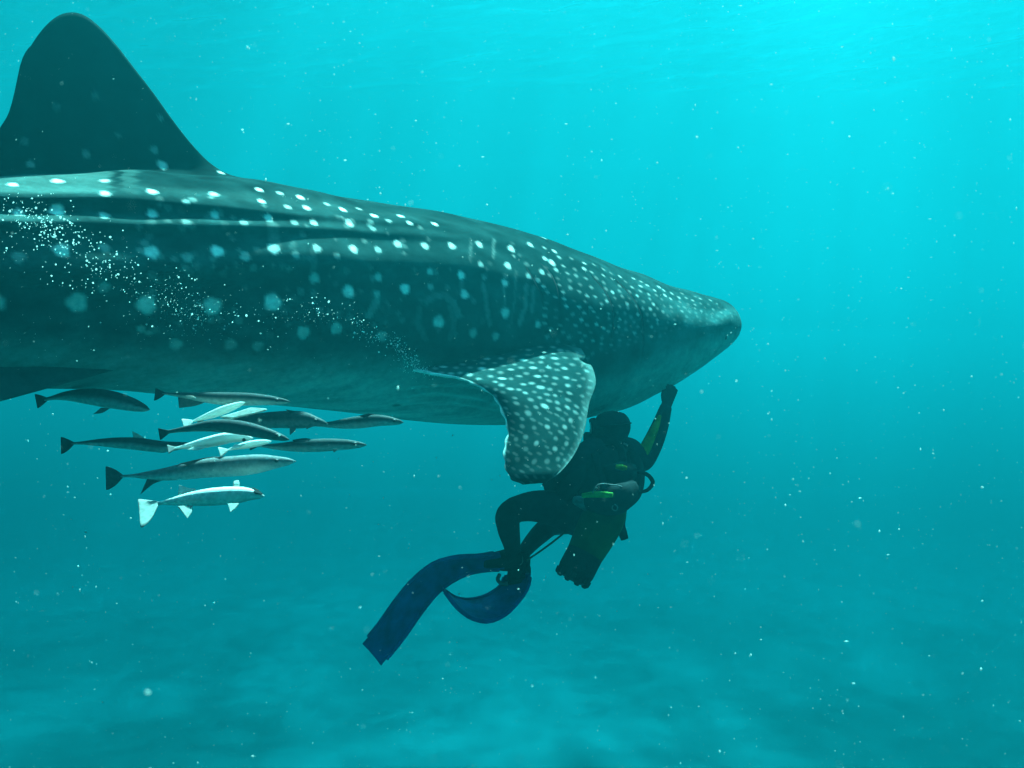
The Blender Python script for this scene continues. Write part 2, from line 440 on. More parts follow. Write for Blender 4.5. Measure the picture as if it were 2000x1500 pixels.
for g, w_, v_ in [(GILLS[0], 1.7, .75), (GILLS[1], 1.9, .85), (GILLS[2], 1.2, .2), (GILLS[3], 2.0, .85), (GILLS[4], 2.0, .85)]:
    gx_, gy_ = zip(*g)
    dx = PX0 - smooth_interp(PY0, gy_, gx_)
    env = sstep(gy_[0] - 6, gy_[0] + 8, PY0) * sstep(gy_[-1] + 6, gy_[-1] - 90, PY0) * ((PX0 > 900) & (lat0 > .05))
    albedo *= (1 - v_ * env * np.exp(-(dx / w_) ** 2))[..., None]
k_ = near_vertex(775, 792); albedo *= (1 - .7 * sstep(.028, .014, np.sqrt(((near - Vn[k_]) ** 2).sum(-1))))[..., None]      # small dark scar
albedo = np.clip(albedo, 0.004, 0.9)
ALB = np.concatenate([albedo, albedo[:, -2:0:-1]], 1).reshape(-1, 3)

skin, nt, out = mat('shark_skin')
at_ = node(nt, 'ShaderNodeAttribute', attribute_name='pigment')
tc = node(nt, 'ShaderNodeTexCoord')
nz = node(nt, 'ShaderNodeTexNoise', i_Scale=34.0, i_Detail=4.0, i_Roughness=0.65)
nt.links.new(tc.outputs['Object'], nz.inputs['Vector'])
mr = node(nt, 'ShaderNodeMapRange', i_1=0.3, i_2=0.7, i_3=0.84, i_4=1.16)
nt.links.new(nz.outputs['Fac'], mr.inputs[0])
mm = node(nt, 'ShaderNodeVectorMath', operation='SCALE')
mp = node(nt, 'ShaderNodeMapping'); mp.inputs['Rotation'].default_value = (0, 0, -math.atan2(.593, .805)); mp.inputs['Scale'].default_value = (1.6, 6.0, 7.0)
nz2 = node(nt, 'ShaderNodeTexNoise', i_Scale=1.5, i_Detail=6.0, i_Roughness=0.68)
nt.links.new(tc.outputs['Object'], mp.inputs[0]); nt.links.new(mp.outputs[0], nz2.inputs['Vector'])
mr2 = node(nt, 'ShaderNodeMapRange', i_1=0.3, i_2=0.72, i_3=0.68, i_4=1.45); nt.links.new(nz2.outputs['Fac'], mr2.inputs[0])
mul = node(nt, 'ShaderNodeMath', operation='MULTIPLY'); nt.links.new(mr.outputs[0], mul.inputs[0]); nt.links.new(mr2.outputs[0], mul.inputs[1])
nt.links.new(at_.outputs['Color'], mm.inputs[0]); nt.links.new(mul.outputs[0], mm.inputs['Scale'])
bs = node(nt, 'ShaderNodeBsdfPrincipled', i_Roughness=0.6)
bs.inputs['Specular IOR Level'].default_value = 0.02; bs.inputs['IOR'].default_value = 1.04
bmp = node(nt, 'ShaderNodeBump', i_Strength=0.12, i_Distance=0.006)
nt.links.new(nz.outputs['Fac'], bmp.inputs['Height']); nt.links.new(bmp.outputs[0], bs.inputs['Normal'])
nt.links.new(mm.outputs[0], bs.inputs['Base Color']); nt.links.new(bs.outputs[0], out.inputs['Surface'])

def fast_mesh(name, V, F, material, colors=None, normals=None, parent=None):
    used = np.unique(F); remap = np.full(len(V), -1); remap[used] = np.arange(len(used))
    F2 = remap[F]; V2 = V[used]
    me = bpy.data.meshes.new(name)
    k = F2.shape[1]
    me.vertices.add(len(V2)); me.vertices.foreach_set('co', V2.astype(np.float32).ravel())
    me.loops.add(F2.size); me.loops.foreach_set('vertex_index', F2.astype(np.int32).ravel())
    me.polygons.add(len(F2)); me.polygons.foreach_set('loop_start', (np.arange(len(F2)) * k).astype(np.int32))
    me.polygons.foreach_set('use_smooth', np.ones(len(F2), bool))
    me.update(calc_edges=True)
    if colors is not None:
        c = np.ones((len(V2), 4), np.float32); c[:, :3] = colors[used] if len(colors) == len(V) else colors
        a = me.attributes.new('pigment', 'FLOAT_COLOR', 'POINT'); a.data.foreach_set('color', c.ravel())
    if normals is not None: me.normals_split_custom_set_from_vertices(normals[used].tolist())
    me.materials.append(material)
    o = bpy.data.objects.new(name, me); col.objects.link(o)
    if parent: o.parent = parent
    return o

def vnormals(V, F):
    n = np.zeros_like(V)
    fn = np.cross(V[F[:, 2]] - V[F[:, 0]], V[F[:, 3]] - V[F[:, 1]])
    for k in range(4): np.add.at(n, F[:, k], fn)
    return n / np.maximum(np.linalg.norm(n, axis=1, keepdims=True), 1e-12)
NRM = vnormals(V, F)
shark = bpy.data.objects.new('whale_shark', None); col.objects.link(shark)
tag(shark, 'huge dark whale shark with rows of pale spots and a tall back fin', 'whale shark')
cap = np.arange(RJ)
isfin = ((jcol < M - 10) | (jcol >= RJ - (M - 10) )) & (np.repeat(finh[:-1], RJ) > 0.03)
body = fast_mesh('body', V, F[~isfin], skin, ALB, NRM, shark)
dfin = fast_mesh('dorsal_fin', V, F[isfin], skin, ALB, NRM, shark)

# ---- fins of the shark ----
def resample(pts, n):
    p = np.array([tuple(q) for q in pts], float)
    d = np.concatenate([[0], np.cumsum(np.linalg.norm(np.diff(p, axis=0), axis=1))])
    t = np.linspace(0, d[-1], n)
    return np.stack([smooth_interp(t, d, p[:, k]) if len(p) > 2 else np.interp(t, d, p[:, k]) for k in range(p.shape[1])], 1)

def plate(name, G, thick, material, colors=None, parent=None, rim=0.0):
    """a fin: grid G (n, m, 3) given real thickness, full in the middle and thin towards its edges"""
    n, m = G.shape[:2]
    du = np.gradient(G, axis=0); dv_ = np.gradient(G, axis=1)
    nn = np.cross(du, dv_); nn /= np.maximum(np.linalg.norm(nn, axis=2, keepdims=True), 1e-9)
    T = thick[..., None] if isinstance(thick, np.ndarray) else thick
    A, Bk = G + nn * T / 2, G - nn * T / 2
    V = np.concatenate([A.reshape(-1, 3), Bk.reshape(-1, 3)])
    i = np.arange(n * m).reshape(n, m); o = n * m
    f1 = np.stack([i[:-1, :-1], i[1:, :-1], i[1:, 1:], i[:-1, 1:]], -1).reshape(-1, 4)
    f2 = f1[:, ::-1] + o
    loop = np.concatenate([i[0, :-1], i[:-1, -1], i[-1, :0:-1], i[:0:-1, 0]])
    l2 = np.roll(loop, -1)
    f3 = np.stack([loop, l2, l2 + o, loop + o], -1)
    F = np.concatenate([f1, f2, f3])
    c = None if colors is None else np.concatenate([colors.reshape(-1, 3)] * 2)
    return fast_mesh(name, V, F, material, c, None, parent)

def lens_profile(n, m, base, edge, tipthin=0.4):
    u = np.linspace(0, 1, m)[None]; v = np.linspace(0, 1, n)[:, None]
    prof = np.minimum(1, 1.25 * np.sin(np.pi * np.clip(u * 0.5 + 0.0, 0, 1)) + .35) * np.sqrt(np.clip(1.02 - u, 0, 1)) * np.clip(u * 9 + .25, 0, 1)
    t = base * prof * (1 - (1 - tipthin) * v)
    t = t * np.clip((1 - v) * 10 + .2, 0, 1)
    return np.maximum(t, edge)

# near pectoral fin: rooted in the flank, hanging down and out towards the viewer
lead_px = [(1112, 648, 5.46), (1140, 690, 5.28), (1160, 728, 5.12), (1163, 742, 5.07), (1150, 790, 4.90), (1138, 850, 4.70), (1120, 890, 4.56), (1090, 926, 4.43), (1066, 943, 4.39)]
trail_px = [(796, 721, 4.78), (850, 732, 4.74), (895, 740, 4.71), (932, 754, 4.68), (965, 779, 4.64), (984, 815, 4.58), (990, 846, 4.53), (985, 882, 4.47), (986, 915, 4.42), (1000, 936, 4.38), (1022, 946, 4.37)]
n, m = 150, 130
Lp, Tp = resample(lead_px, n), resample(trail_px, n)
root = resample([(1112, 648, 5.46), (1066, 648, 5.38), (1030, 660, 5.28), (980, 680, 5.16), (920, 704, 5.0), (860, 716, 4.88), (796, 721, 4.80)], m)
u = np.linspace(0, 1, m)[None, :, None]; v = np.linspace(0, 1, n)[:, None, None]
Gp = Lp[:, None] * (1 - u) + Tp[:, None] * u
flat = Lp[:1, None] * (1 - u) + Tp[:1, None] * u
Gp = Gp + (root[None] - flat) * (1 - v) ** 2
Gp[..., 2] += 0.10 * np.sin(np.pi * u[..., 0]) * np.sin(np.pi * np.clip(v[..., 0], 0, 1)) * -1      # the blade is cambered
uu, vv2 = np.broadcast_to(u[..., 0], (n, m)), np.broadcast_to(v[..., 0], (n, m))
notch = np.exp(-((vv2 - .20) / .018) ** 2) * np.exp(-(uu / .05) ** 2)                                # torn leading edge
Gp[..., 0] -= 16 * notch; Gp[..., 1] += 5 * notch
Gp[..., 0] += 1.6 * np.sin(vv2 * 85) * sstep(.95, 1, uu) + 1.5 * np.sin(vv2 * 31) * sstep(.95, 1, uu)
Gw = np.stack([(Gp[..., 0] - 1000) / FPX * Gp[..., 2], Gp[..., 2], -(Gp[..., 1] - 750) / FPX * Gp[..., 2]], -1)
thickp = lens_profile(n, m, 0.075, 0.007)
ft = np.zeros((n, m)); gx2, gy2 = Gp[..., 0], Gp[..., 1]
def fspot(x, y, rx, ry, v_, rot=0.0):
    c_, s_ = math.cos(rot), math.sin(rot)
    a_, b_ = (gx2 - x) * c_ + (gy2 - y) * s_, -(gx2 - x) * s_ + (gy2 - y) * c_
    ft[:] = np.maximum(ft, v_ * sstep(1.45, .45, np.sqrt((a_ / rx) ** 2 + (b_ / ry) ** 2)))
FS = [(1240,288,8,5,1.1),(1055,348,10,4,1.05),(885,420,8,3.5,.8),(850,490,9,4,1),(560,470,9,2.5,.9),(1430,352,7,5,.75),(1390,415,8,3,.6),(1160,433,9,3,.85),(1230,490,8,3,.8),(1345,487,6,3,.6),(1460,487,7,3.5,.6),
      (1065,500,7,2.5,.6),(1000,560,9,2.5,1),(1125,547,7,2.5,.5),(1260,550,8,3,.8),(1470,555,7,3.5,.55),(1060,632,8,3,.7),(1155,605,7,3,.5),(1280,628,9,4,.75),(1380,605,6,3,.4),(1480,610,6,4,.6),(1170,665,6,3,.5),
      (1490,665,7,3.5,.6),(1110,735,7,4,.45),(1210,715,7,4,.4),(1310,765,9,5,.85),(1480,715,7,4,.4),(1475,770,7,4,.6),(1195,810,8,6,.4),(1400,740,6,4,.4),(1500,865,6,6,.5),(1330,915,6,5,.65),(1455,915,6,5,.65),(1255,1035,4.5,7,.65),
      (1385,1075,5.5,6,.6),(1180,985,6,6,.35),(1110,1000,5,6,.3),(1155,905,6,5,.35),(1470,1035,5,6,.45),(1240,1170,5,8,.3),(1330,1170,6,7,.28),(1180,1075,6,6,.3),(1120,1150,6,6,.25),(1410,1150,5,6,.3),(1390,1000,5,5,.3),(1240,920,5,5,.3)]
for x, y, rx, ry, v_ in FS:
    fspot(720 + x * .26, 600 + y * .26, rx * .85, ry * .72, v_ * .85, np.interp(y, [300, 600, 800], [0, .1, .55]))
pts = [(720 + a[0] * .26, 600 + a[1] * .26) for a in FS]
for _ in range(5000):
    i_, j_ = rs.integers(3, n - 3), rs.integers(5, m - 4)
    x, y = gx2[i_, j_], gy2[i_, j_]
    if all(((x - a) / 1.25) ** 2 + ((y - b_) * 1.3) ** 2 > 12.5 ** 2 for a, b_ in pts):
        pts.append((x, y)); fspot(x, y, rs.uniform(4, 6.3), rs.uniform(1.6, 2.8), rs.uniform(.22, .5) * np.interp(y, [700, 900], [1, .55]), np.interp(y, [680, 760, 810], [0, .1, .5]))
base = np.array([0.008, 0.029, 0.028])[None, None] * np.ones((n, m, 1))
edgew = np.maximum(sstep(.12, 0, uu) * .16, sstep(.965, .99, uu) * 1.0 * sstep(.92, .75, vv2))
base = base + (np.array([.36, .6, .54]) - base) * edgew[..., None]
base = base + (np.array([.25, .38, .35]) - base) * np.clip(ft, 0, 1)[..., None]
base *= (1 - .75 * sstep(.90, .985, vv2) * (1 - .6 * sstep(0.9, 0.93, uu)))[..., None]
base *= (1 + .35 * np.exp(-((uu - .88) / .10) ** 2) * sstep(.55, .2, vv2))[..., None]
pf = plate('pectoral_fin', Gw, thickp, skin, base, shark)
# its twin on the far side: mirrored through the body's middle plane
k_sp = sxy[np.argmin(abs(LS - 2.2))]
dn = (Gw - k_sp) @ NEAR
Gf = Gw - 2 * dn[..., None] * NEAR
Gf[..., 2] = Gf[:1, :, 2] + (Gf[..., 2] - Gf[:1, :, 2]) * .30; Gf = Gf - (np.linspace(0, 1, n)[:, None, None] * .35) * NEAR
plate('pectoral_fin', Gf[:, ::-1], thickp[:, ::-1], skin, base[:, ::-1], shark)

# pelvic fins, second dorsal, anal and tail fin
def frame(L):
    i = int(np.argmin(abs(LS - L))); fwd = sxy[max(i - 3, 0)] - sxy[min(i + 3, NS - 1)]; fwd /= np.linalg.norm(fwd)
    return i, sxy[i], fwd, np.cross(fwd, UP)
def fin_at(name, L0, L1, rootf, tip_back, tip_out, out_dir, thick, col_=(0.024, 0.064, 0.062)):
    n, m = 24, 18
    G = np.zeros((n, m, 3))
    for j, t in enumerate(np.linspace(0, 1, m)):
        L = L0 + (L1 - L0) * t
        i, c, fwd, right = frame(L); r0 = rootf(i, c, right)
        o = out_dir(right)
        tip = frame(L0)[1] * 0 + rootf(*[frame(L0)[q] for q in (0, 1, 3)]) - tip_back * fwd * (0.75 + .5 * t) + o * tip_out * (1 - .55 * t ** 2)
        for k, s in enumerate(np.linspace(0, 1, n)):
            G[k, j] = r0 * (1 - s) + tip * s + o * 0.0
    th = lens_profile(n, m, thick, 0.005)
    return plate(name, G, th, skin, np.ones((n, m, 3)) * np.array(col_), shark)
for sgn in (1, -1):
    fin_at('pelvic_fin', 4.02, 4.95, lambda i, c, r: c + sgn * r * bw[i] * .55 + UP * (zc[i] - ab[i] * .72), .95, .22 if sgn > 0 else .2, lambda r: (sgn * r * .35 - UP * .93) if sgn > 0 else (-r * .97 - UP * .1), .05)
fin_at('second_dorsal_fin', 5.9, 6.5, lambda i, c, r: c + UP * (zc[i] + at[i] * .9), .62, .34, lambda r: UP, .04)
fin_at('anal_fin', 6.1, 6.6, lambda i, c, r: c + UP * (zc[i] - ab[i] * .9), .55, .30, lambda r: -UP, .04)
i_e, c_e, fw_e, r_e = frame(8.1)
n, m = 40, 16
Gt = np.zeros((n, m, 3))
for k, s in enumerate(np.linspace(-1, 1, n)):
    z = s * (1.45 if s > 0 else 0.85); sweep = abs(z) * .62; chord = .50 * (1 - abs(s)) ** .6 + .05
    for j, t in enumerate(np.linspace(0, 1, m)):
        Gt[k, j] = c_e + fw_e * (.22 - sweep - chord * t) + UP * (zc[i_e] + z)
plate('tail_fin', Gt, np.maximum(.045 * (1 - np.abs(np.linspace(-1, 1, n)))[:, None] * np.sin(np.pi * np.linspace(.1, 1, m))[None], .006), skin, np.ones((n, m, 3)) * .04, shark)
# gill slits: thin dark gaps set in the creases; eyes low on the sides of the head
ink, nt, out = mat('dark_gap')
b_ = node(nt, 'ShaderNodeBsdfPrincipled', i_Roughness=0.6); b_.inputs['Base Color'].default_value = (0.008, 0.012, 0.013, 1); nt.links.new(b_.outputs[0], out.inputs[0])
near_flat = near.reshape(-1, 3)
for g, w_ in zip(GILLS, [.0028, .0034, .0018, .0036, .0036]):
    for sgn in (1, -1):
        rowsV = []
        pts = resample([(a, b2) for a, b2 in g[:-1]], 26)
        path = []
        for x, y in pts:
            k = near_vertex(x, y); i = min(max(k // J, 2), NS - 3); c0 = Vn[k]
            dd = (pxn - x) ** 2 + (pyn - y) ** 2 + ((Vn - c0) ** 2).sum(1) * 1e5
            kk = np.argsort(dd)[:10]; w3 = np.exp(-dd[kk] / 9.0); w3 /= w3.sum()
            path.append((i, (Vn[kk] * w3[:, None]).sum(0), (NRM.reshape(NS, RJ, 3)[:, :J].reshape(-1, 3)[kk] * w3[:, None]).sum(0)))
        pp = np.array([a[1] for a in path]); nq_ = np.array([a[2] for a in path])
        for _ in range(3): pp[1:-1] = (pp[:-2] + 2 * pp[1:-1] + pp[2:]) / 4; nq_[1:-1] = (nq_[:-2] + 2 * nq_[1:-1] + nq_[2:]) / 4
        for q in range(len(path)):
            i = path[q][0]; p = pp[q]; nn_ = nq_[q] / np.linalg.norm(nq_[q])
            w2 = w_ * max(.02, math.sin(math.pi * (q + .3) / (len(pts) - .4))) ** .8
            hd = HEAD - nn_ * (HEAD @ nn_); hd /= np.linalg.norm(hd)
            quad = [p + hd * w2 + nn_ * .0016, p - hd * w2 + nn_ * .0016, p - hd * w2 - nn_ * .03, p + hd * w2 - nn_ * .03]
            if sgn < 0: quad = [a - 2 * ((a - sxy[i]) @ NEAR) * NEAR for a in quad]
            rowsV += quad
        nq = len(pts)
        ff = [(4*a + b3, 4*a + (b3 + 1) % 4, 4*a + 4 + (b3 + 1) % 4, 4*a + 4 + b3) for a in range(nq - 1) for b3 in range(4)] + [(0, 1, 2, 3), tuple(4 * (nq - 1) + b3 for b3 in (3, 2, 1, 0))]
        mesh_obj('gill_slit', rowsV, ff, ink, shark, smooth=False)
for sgn in (1, -1):
    i = int(np.argmin(abs(LS - .42))); j = int(np.argmin(abs(PH - 1.85)))
    p = near[i, j] if sgn > 0 else far[i, j]
    bm = bmesh.new(); bmesh.ops.create_uvsphere(bm, u_segments=16, v_segments=10, radius=.015)
    me = bpy.data.meshes.new('eye'); bm.to_mesh(me); bm.free(); me.materials.append(ink)
    o = bpy.data.objects.new('eye', me); o.location = p - sgn * NEAR * .008; col.objects.link(o); o.parent = shark

# ---------------------------------------------------------------- remoras under the belly
def fish_mat(name, mottle=.2):
    m_, nt, out = mat(name)
    a_ = node(nt, 'ShaderNodeAttribute', attribute_name='pigment')
    tc = node(nt, 'ShaderNodeTexCoord'); nz = node(nt, 'ShaderNodeTexNoise', i_Scale=60.0, i_Detail=3.0)
    nt.links.new(tc.outputs['Object'], nz.inputs['Vector'])
    mr = node(nt, 'ShaderNodeMapRange', i_1=0.3, i_2=0.7, i_3=1 - mottle, i_4=1 + mottle); nt.links.new(nz.outputs['Fac'], mr.inputs[0])
    sc_ = node(nt, 'ShaderNodeVectorMath', operation='SCALE'); nt.links.new(a_.outputs['Color'], sc_.inputs[0]); nt.links.new(mr.outputs[0], sc_.inputs['Scale'])
    b_ = node(nt, 'ShaderNodeBsdfPrincipled', i_Roughness=0.45); b_.inputs['Specular IOR Level'].default_value = .1; b_.inputs['IOR'].default_value = 1.15
    tl = node(nt, 'ShaderNodeBsdfTranslucent'); mx = node(nt, 'ShaderNodeMixShader', i_0=0.0)
    nt.links.new(sc_.outputs[0], b_.inputs['Base Color']); nt.links.new(sc_.outputs[0], tl.inputs['Color'])
    nt.links.new(b_.outputs[0], mx.inputs[1]); nt.links.new(tl.outputs[0], mx.inputs[2]); nt.links.new(mx.outputs[0], out.inputs[0])
    return m_, mx
fskin, _ = fish_mat('fish_skin')
ffin, mxf = fish_mat('fish_fin'); mxf.inputs[0].default_value = 0.45
fpale, mxp = fish_mat('pale_fish_skin', .06); mxp.inputs[0].default_value = 0.30     # thin fins let light through

def remora(path, hh, label, back=(.05, .07, .07), belly=(.24, .28, .26), side=-1, roll=0.0, tail=(16, 18), fins=(), stripe=0.0, tailcol=None, nose=.18, wide=.8, eye=True, waist=.2, tailang=0.0, tilt=0.0):
    """path: (px, py, depth) from snout to tail root; hh: greatest half height in pixels; side: which way the back faces in the picture (-1 up)"""
    n, m = 60, 28
    c = resample(path, n)
    C3 = np.array([P(*q) for q in c])
    t = np.linspace(0, 1, n)
    prof = smooth_interp(t, [0, .03, .10, nose + .06, .42, .62, .82, .95, 1.0], [.06, .30, .58, .86, 1.0, .86, .48, waist + .02, waist])
    root = bpy.data.objects.new('remora', None); col.objects.link(root)
    tag(root, label, 'remora', 'remoras swimming under the belly of the whale shark')
    V = np.zeros((n, m, 3)); colr = np.zeros((n, m, 3)); ups = np.zeros((n, 3)); outs = np.zeros((n, 3))
    for i in range(n):
        tan = C3[max(i - 1, 0)] - C3[min(i + 1, n - 1)]; tan /= np.linalg.norm(tan)
        view = C3[i] / np.linalg.norm(C3[i])
        up = np.cross(tan, view); up /= np.linalg.norm(up)
        up = up if (up[2] > 0) else -up
        up = up * (-side)
        lat_ = np.cross(up, tan)
        cr, sr = math.cos(roll), math.sin(roll)
        up, lat_ = up * cr + lat_ * sr, lat_ * cr - up * sr
        ups[i], outs[i] = up, lat_
        h = hh * prof[i] * c[i, 2] / FPX
        for j in range(m):
            a = 2 * math.pi * j / m
            V[i, j] = C3[i] + up * h * math.cos(a) * (1.0 if math.cos(a) > 0 else 1.05) + lat_ * h * wide * math.sin(a)
            k = math.cos(a)
            f = float(sstep(.25, -.45, k))
            cc = np.array(back) * (1 - f) + np.array(belly) * f
            st_ = stripe * math.exp(-((k - .12) / .13) ** 2) * float(sstep(0, .2, t[i]))
            colr[i, j] = cc + (np.array((.5, .55, .5)) - cc) * st_
    idx = np.arange(n * m).reshape(n, m); nx = np.roll(idx, -1, 1)
    F = np.stack([idx[:-1], idx[1:], nx[1:], nx[:-1]], -1).reshape(-1, 4)
    VV = V.reshape(-1, 3); cap0, cap1 = C3[0], C3[-1]
    # close both ends with tiny quads fans
    VV = np.concatenate([VV, [cap0], [cap1]]); k0, k1 = n * m, n * m + 1
    f0 = np.array([(k0, idx[0, j], nx[0, j], k0) for j in range(m)]); f1 = np.array([(k1, nx[-1, j], idx[-1, j], k1) for j in range(m)])
    me_v = VV
    me = bpy.data.meshes.new('body')
    me.from_pydata(me_v.tolist(), [], F.tolist() + [q[:3].tolist() for q in f0] + [q[:3].tolist() for q in f1])
    me.polygons.foreach_set('use_smooth', [True] * len(me.polygons))
    cc = np.ones((len(me_v), 4), np.float32); cc[:-2, :3] = colr.reshape(-1, 3); cc[-2, :3] = colr[0].mean(0); cc[-1, :3] = colr[-1].mean(0)
    me.attributes.new('pigment', 'FLOAT_COLOR', 'POINT').data.foreach_set('color', cc.ravel()); me.materials.append(fpale if min(belly) > .5 else fskin)
    bo = bpy.data.objects.new('body', me); col.objects.link(bo); bo.parent = root
    def finpoly(name, pts, colr_, d):
        y_ref = c[len(c) // 2, 1]
        """pts: outline in pixels, first and last on the body"""
        q = np.array(pts, float); k = len(q) // 2
        A = resample([(x, y) for x, y in q[:k + 1]], 16); B_ = resample([(x, y) for x, y in q[k:][::-1]], 16)
        w = np.linspace(0, 1, 10)[None, :, None]
        g2 = A[:, None] * (1 - w) + B_[:, None] * w
        dd = d if np.isscalar(d) else d
        dd = dd - tilt * (g2[..., 1] - y_ref) * dd / FPX
        G = np.stack([(g2[..., 0] - 1000) / FPX * dd, dd, -(g2[..., 1] - 750) / FPX * dd], -1)
        cl_ = np.ones((16, 10, 3)) * np.array(colr_)
        th = np.full((16, 10), .004) * np.linspace(1.6, .5, 16)[:, None]
        return plate(name, G, th, ffin, cl_, root)
    # tail fin: slightly forked
    te = c[-1, :2]; td = c[-1, :2] - c[-4, :2]; td /= np.linalg.norm(td)
    ca_, sa_ = math.cos(tailang), math.sin(tailang); td = np.array([td[0] * ca_ - td[1] * sa_, td[0] * sa_ + td[1] * ca_])
    un = np.array([-td[1], td[0]]); un = un if un[1] < 0 else -un
    rh = hh * prof[-1] * .95
    L_ = (tail[0] + tail[1]) * .62
    tc_ = tailcol if tailcol is not None else tuple(np.array(back) * .9 + .008)
    finpoly('tail_fin', [te - td * 4 + un * rh, te + td * L_ * .45 + un * tail[0] * .72, te + td * L_ + un * tail[0], te + td * L_ * .72, te + td * L_ - un * tail[1], te + td * L_ * .45 - un * tail[1] * .72, te - td * 4 - un * rh], tc_, c[-1, 2])
    for nm, pts, fc in fins:
        dd = c[np.argmin(((c[:, :2] - np.mean([pts[0], pts[-1]], 0)) ** 2).sum(1)), 2]
        finpoly(nm, pts, fc, dd - (.05 if nm in ('pectoral_fin', 'pelvic_fin') else .042 if nm == 'sucker_disc' else 0))
    if eye:
        i = int(.11 * n); e = C3[i] + (outs[i] * (-1 if outs[i] @ C3[i] > 0 else 1)) * hh * prof[i] * wide * .9 * c[i, 2] / FPX + ups[i] * hh * prof[i] * .25 * c[i, 2] / FPX
        bm = bmesh.new(); bmesh.ops.create_uvsphere(bm, u_segments=10, v_segments=6, radius=.0075)
        me = bpy.data.meshes.new('eye'); bm.to_mesh(me); bm.free(); me.materials.append(ink)
        o = bpy.data.objects.new('eye', me); o.location = e; col.objects.link(o); o.parent = root
    return root
DK = (.036, .052, .052); MD = (.13, .165, .16); PL = (.5, .6, .56); WH = (.70, .80, .75)
remora([(292, 800, 4.03), (240, 785, 4.08), (185, 775, 4.13), (120, 774, 4.23), (88, 780, 4.28)], 17, 'dark remora half hidden under the pelvic fin at far left', back=DK, tail=(14, 14),
       fins=[('dorsal_fin', [(235, 781), (226, 772), (212, 766), (208, 776)], DK), ('pectoral_fin', [(215, 797), (200, 806), (182, 809), (198, 796)], MD)])
remora([(567, 785, 3.98), (500, 780, 3.98), (430, 778, 3.98), (360, 772, 3.98), (318, 768, 3.98)], 12.5, 'dark remora pressed highest against the belly of the shark', back=DK, belly=(.30, .34, .30), tail=(8, 16),
       fins=[('anal_fin', [(405, 783), (390, 790), (350, 797), (348, 776)], MD), ('pelvic_fin', [(382, 777), (376, 773), (362, 772), (368, 777)], (.4, .44, .4))])
remora([(478, 786, 3.86), (440, 800, 3.86), (408, 812, 3.86), (372, 824, 3.86)], 8.5, 'small pale remora tilted nose up, highest of the pale ones', back=(.55, .6, .54), belly=WH, side=1, roll=-.5, tail=(10, 14), tailcol=PL, wide=.7, eye=False,
       tilt=.8, fins=[('pectoral_fin', [(430, 815), (460, 806), (490, 796), (520, 799), (450, 818)], (.35, .42, .38))])
remora([(641, 829, 4.18), (610, 822, 4.18), (560, 819, 4.23), (500, 822, 4.33), (440, 824, 4.43), (400, 827, 4.48)], 16, 'stout dark remora whose snout meets the tail of the leading one', back=DK, belly=MD, tail=(10, 12), tailcol=(.3, .38, .33), nose=.10,
       fins=[('dorsal_fin', [(600, 815), (590, 808), (557, 799), (575, 813)], DK), ('pelvic_fin', [(580, 834), (575, 842), (566, 850), (566, 833)], MD), ('back_stripe', [(520, 811), (490, 812), (430, 818), (470, 819)], (.40, .52, .40))][:2])
remora([(788, 825, 4.23), (740, 821, 4.23), (695, 825, 4.28), (650, 829, 4.33), (610, 829, 4.38)], 12, 'dark remora leading the group at the right end', back=DK, tail=(9, 9), waist=.3,
       fins=[('dorsal_fin', [(740, 812), (725, 808), (700, 812), (712, 816)], DK)])
remora([(565, 859, 3.62), (530, 849, 3.62), (480, 837, 3.62), (420, 831, 3.62), (360, 838, 3.62), (325, 844, 3.62)], 13.5, 'arched dark remora with fanned tail crossing in front of the others', back=(.038, .054, .054), belly=(.09, .12, .11), tail=(10, 13), waist=.26,
       fins=[('dorsal_fin', [(500, 832), (470, 822), (420, 820), (400, 828)], DK)])
remora([(378, 868, 4.08), (320, 872, 4.08), (260, 866, 4.08), (200, 864, 4.08), (140, 866, 4.08)], 12, 'long dark remora with a wide tail, leftmost of the middle row', back=DK, tail=(13, 20), waist=.2,
       fins=[('dorsal_fin', [(284, 858), (272, 849), (258, 842), (262, 858)], (.55, .62, .55)), ('anal_fin', [(340, 879), (320, 884), (296, 882), (300, 876)], MD)])
remora([(494, 856, 3.8), (450, 855, 3.8), (410, 863, 3.8), (370, 871, 3.8), (338, 876, 3.8)], 11.5, 'silvery remora rolled over with its white belly showing', back=(.3, .36, .34), belly=WH, side=1, roll=-.5, tail=(8, 8),
       tilt=.8, fins=[('anal_fin', [(405, 872), (388, 878), (366, 878), (378, 874)], PL)])
remora([(530, 862, 3.84), (500, 866, 3.84), (470, 872, 3.84), (440, 880, 3.84)], 7, 'small pale remora with a white tail in the thick of the group', back=(.4, .46, .43), belly=WH, side=1, roll=-.5, tail=(9, 10), tailcol=PL, eye=False,
       tilt=.8, fins=[('pectoral_fin', [(478, 868), (470, 872), (450, 877), (458, 870)], WH)])
remora([(716, 869, 4.13), (670, 868, 4.13), (610, 870, 4.13), (550, 872, 4.16), (500, 870, 4.18)], 12.5, 'straight dark remora with pointed snout on the right of the middle row', back=DK, tail=(8, 10), waist=.22,
       fins=[('dorsal_fin', [(615, 860), (600, 856), (570, 859), (575, 863)], DK), ('pelvic_fin', [(660, 877), (656, 881), (652, 884), (650, 877)], MD)])
remora([(577, 901, 3.78), (530, 903, 3.78), (470, 909, 3.80), (400, 914, 3.83), (320, 926, 3.88), (236, 930, 3.90)], 19, 'large grey remora with pale flank and crescent tail below the group', back=(.10, .13, .13), belly=(.32, .37, .35), tail=(20, 26), nose=.12, waist=.13, stripe=.1, tailang=.0,
       fins=[('anal_fin', [(330, 935), (300, 945), (274, 966), (288, 935)], (.10, .13, .13)), ('dorsal_fin', [(450, 893), (420, 892), (350, 905), (370, 909)], (.10, .13, .13))])
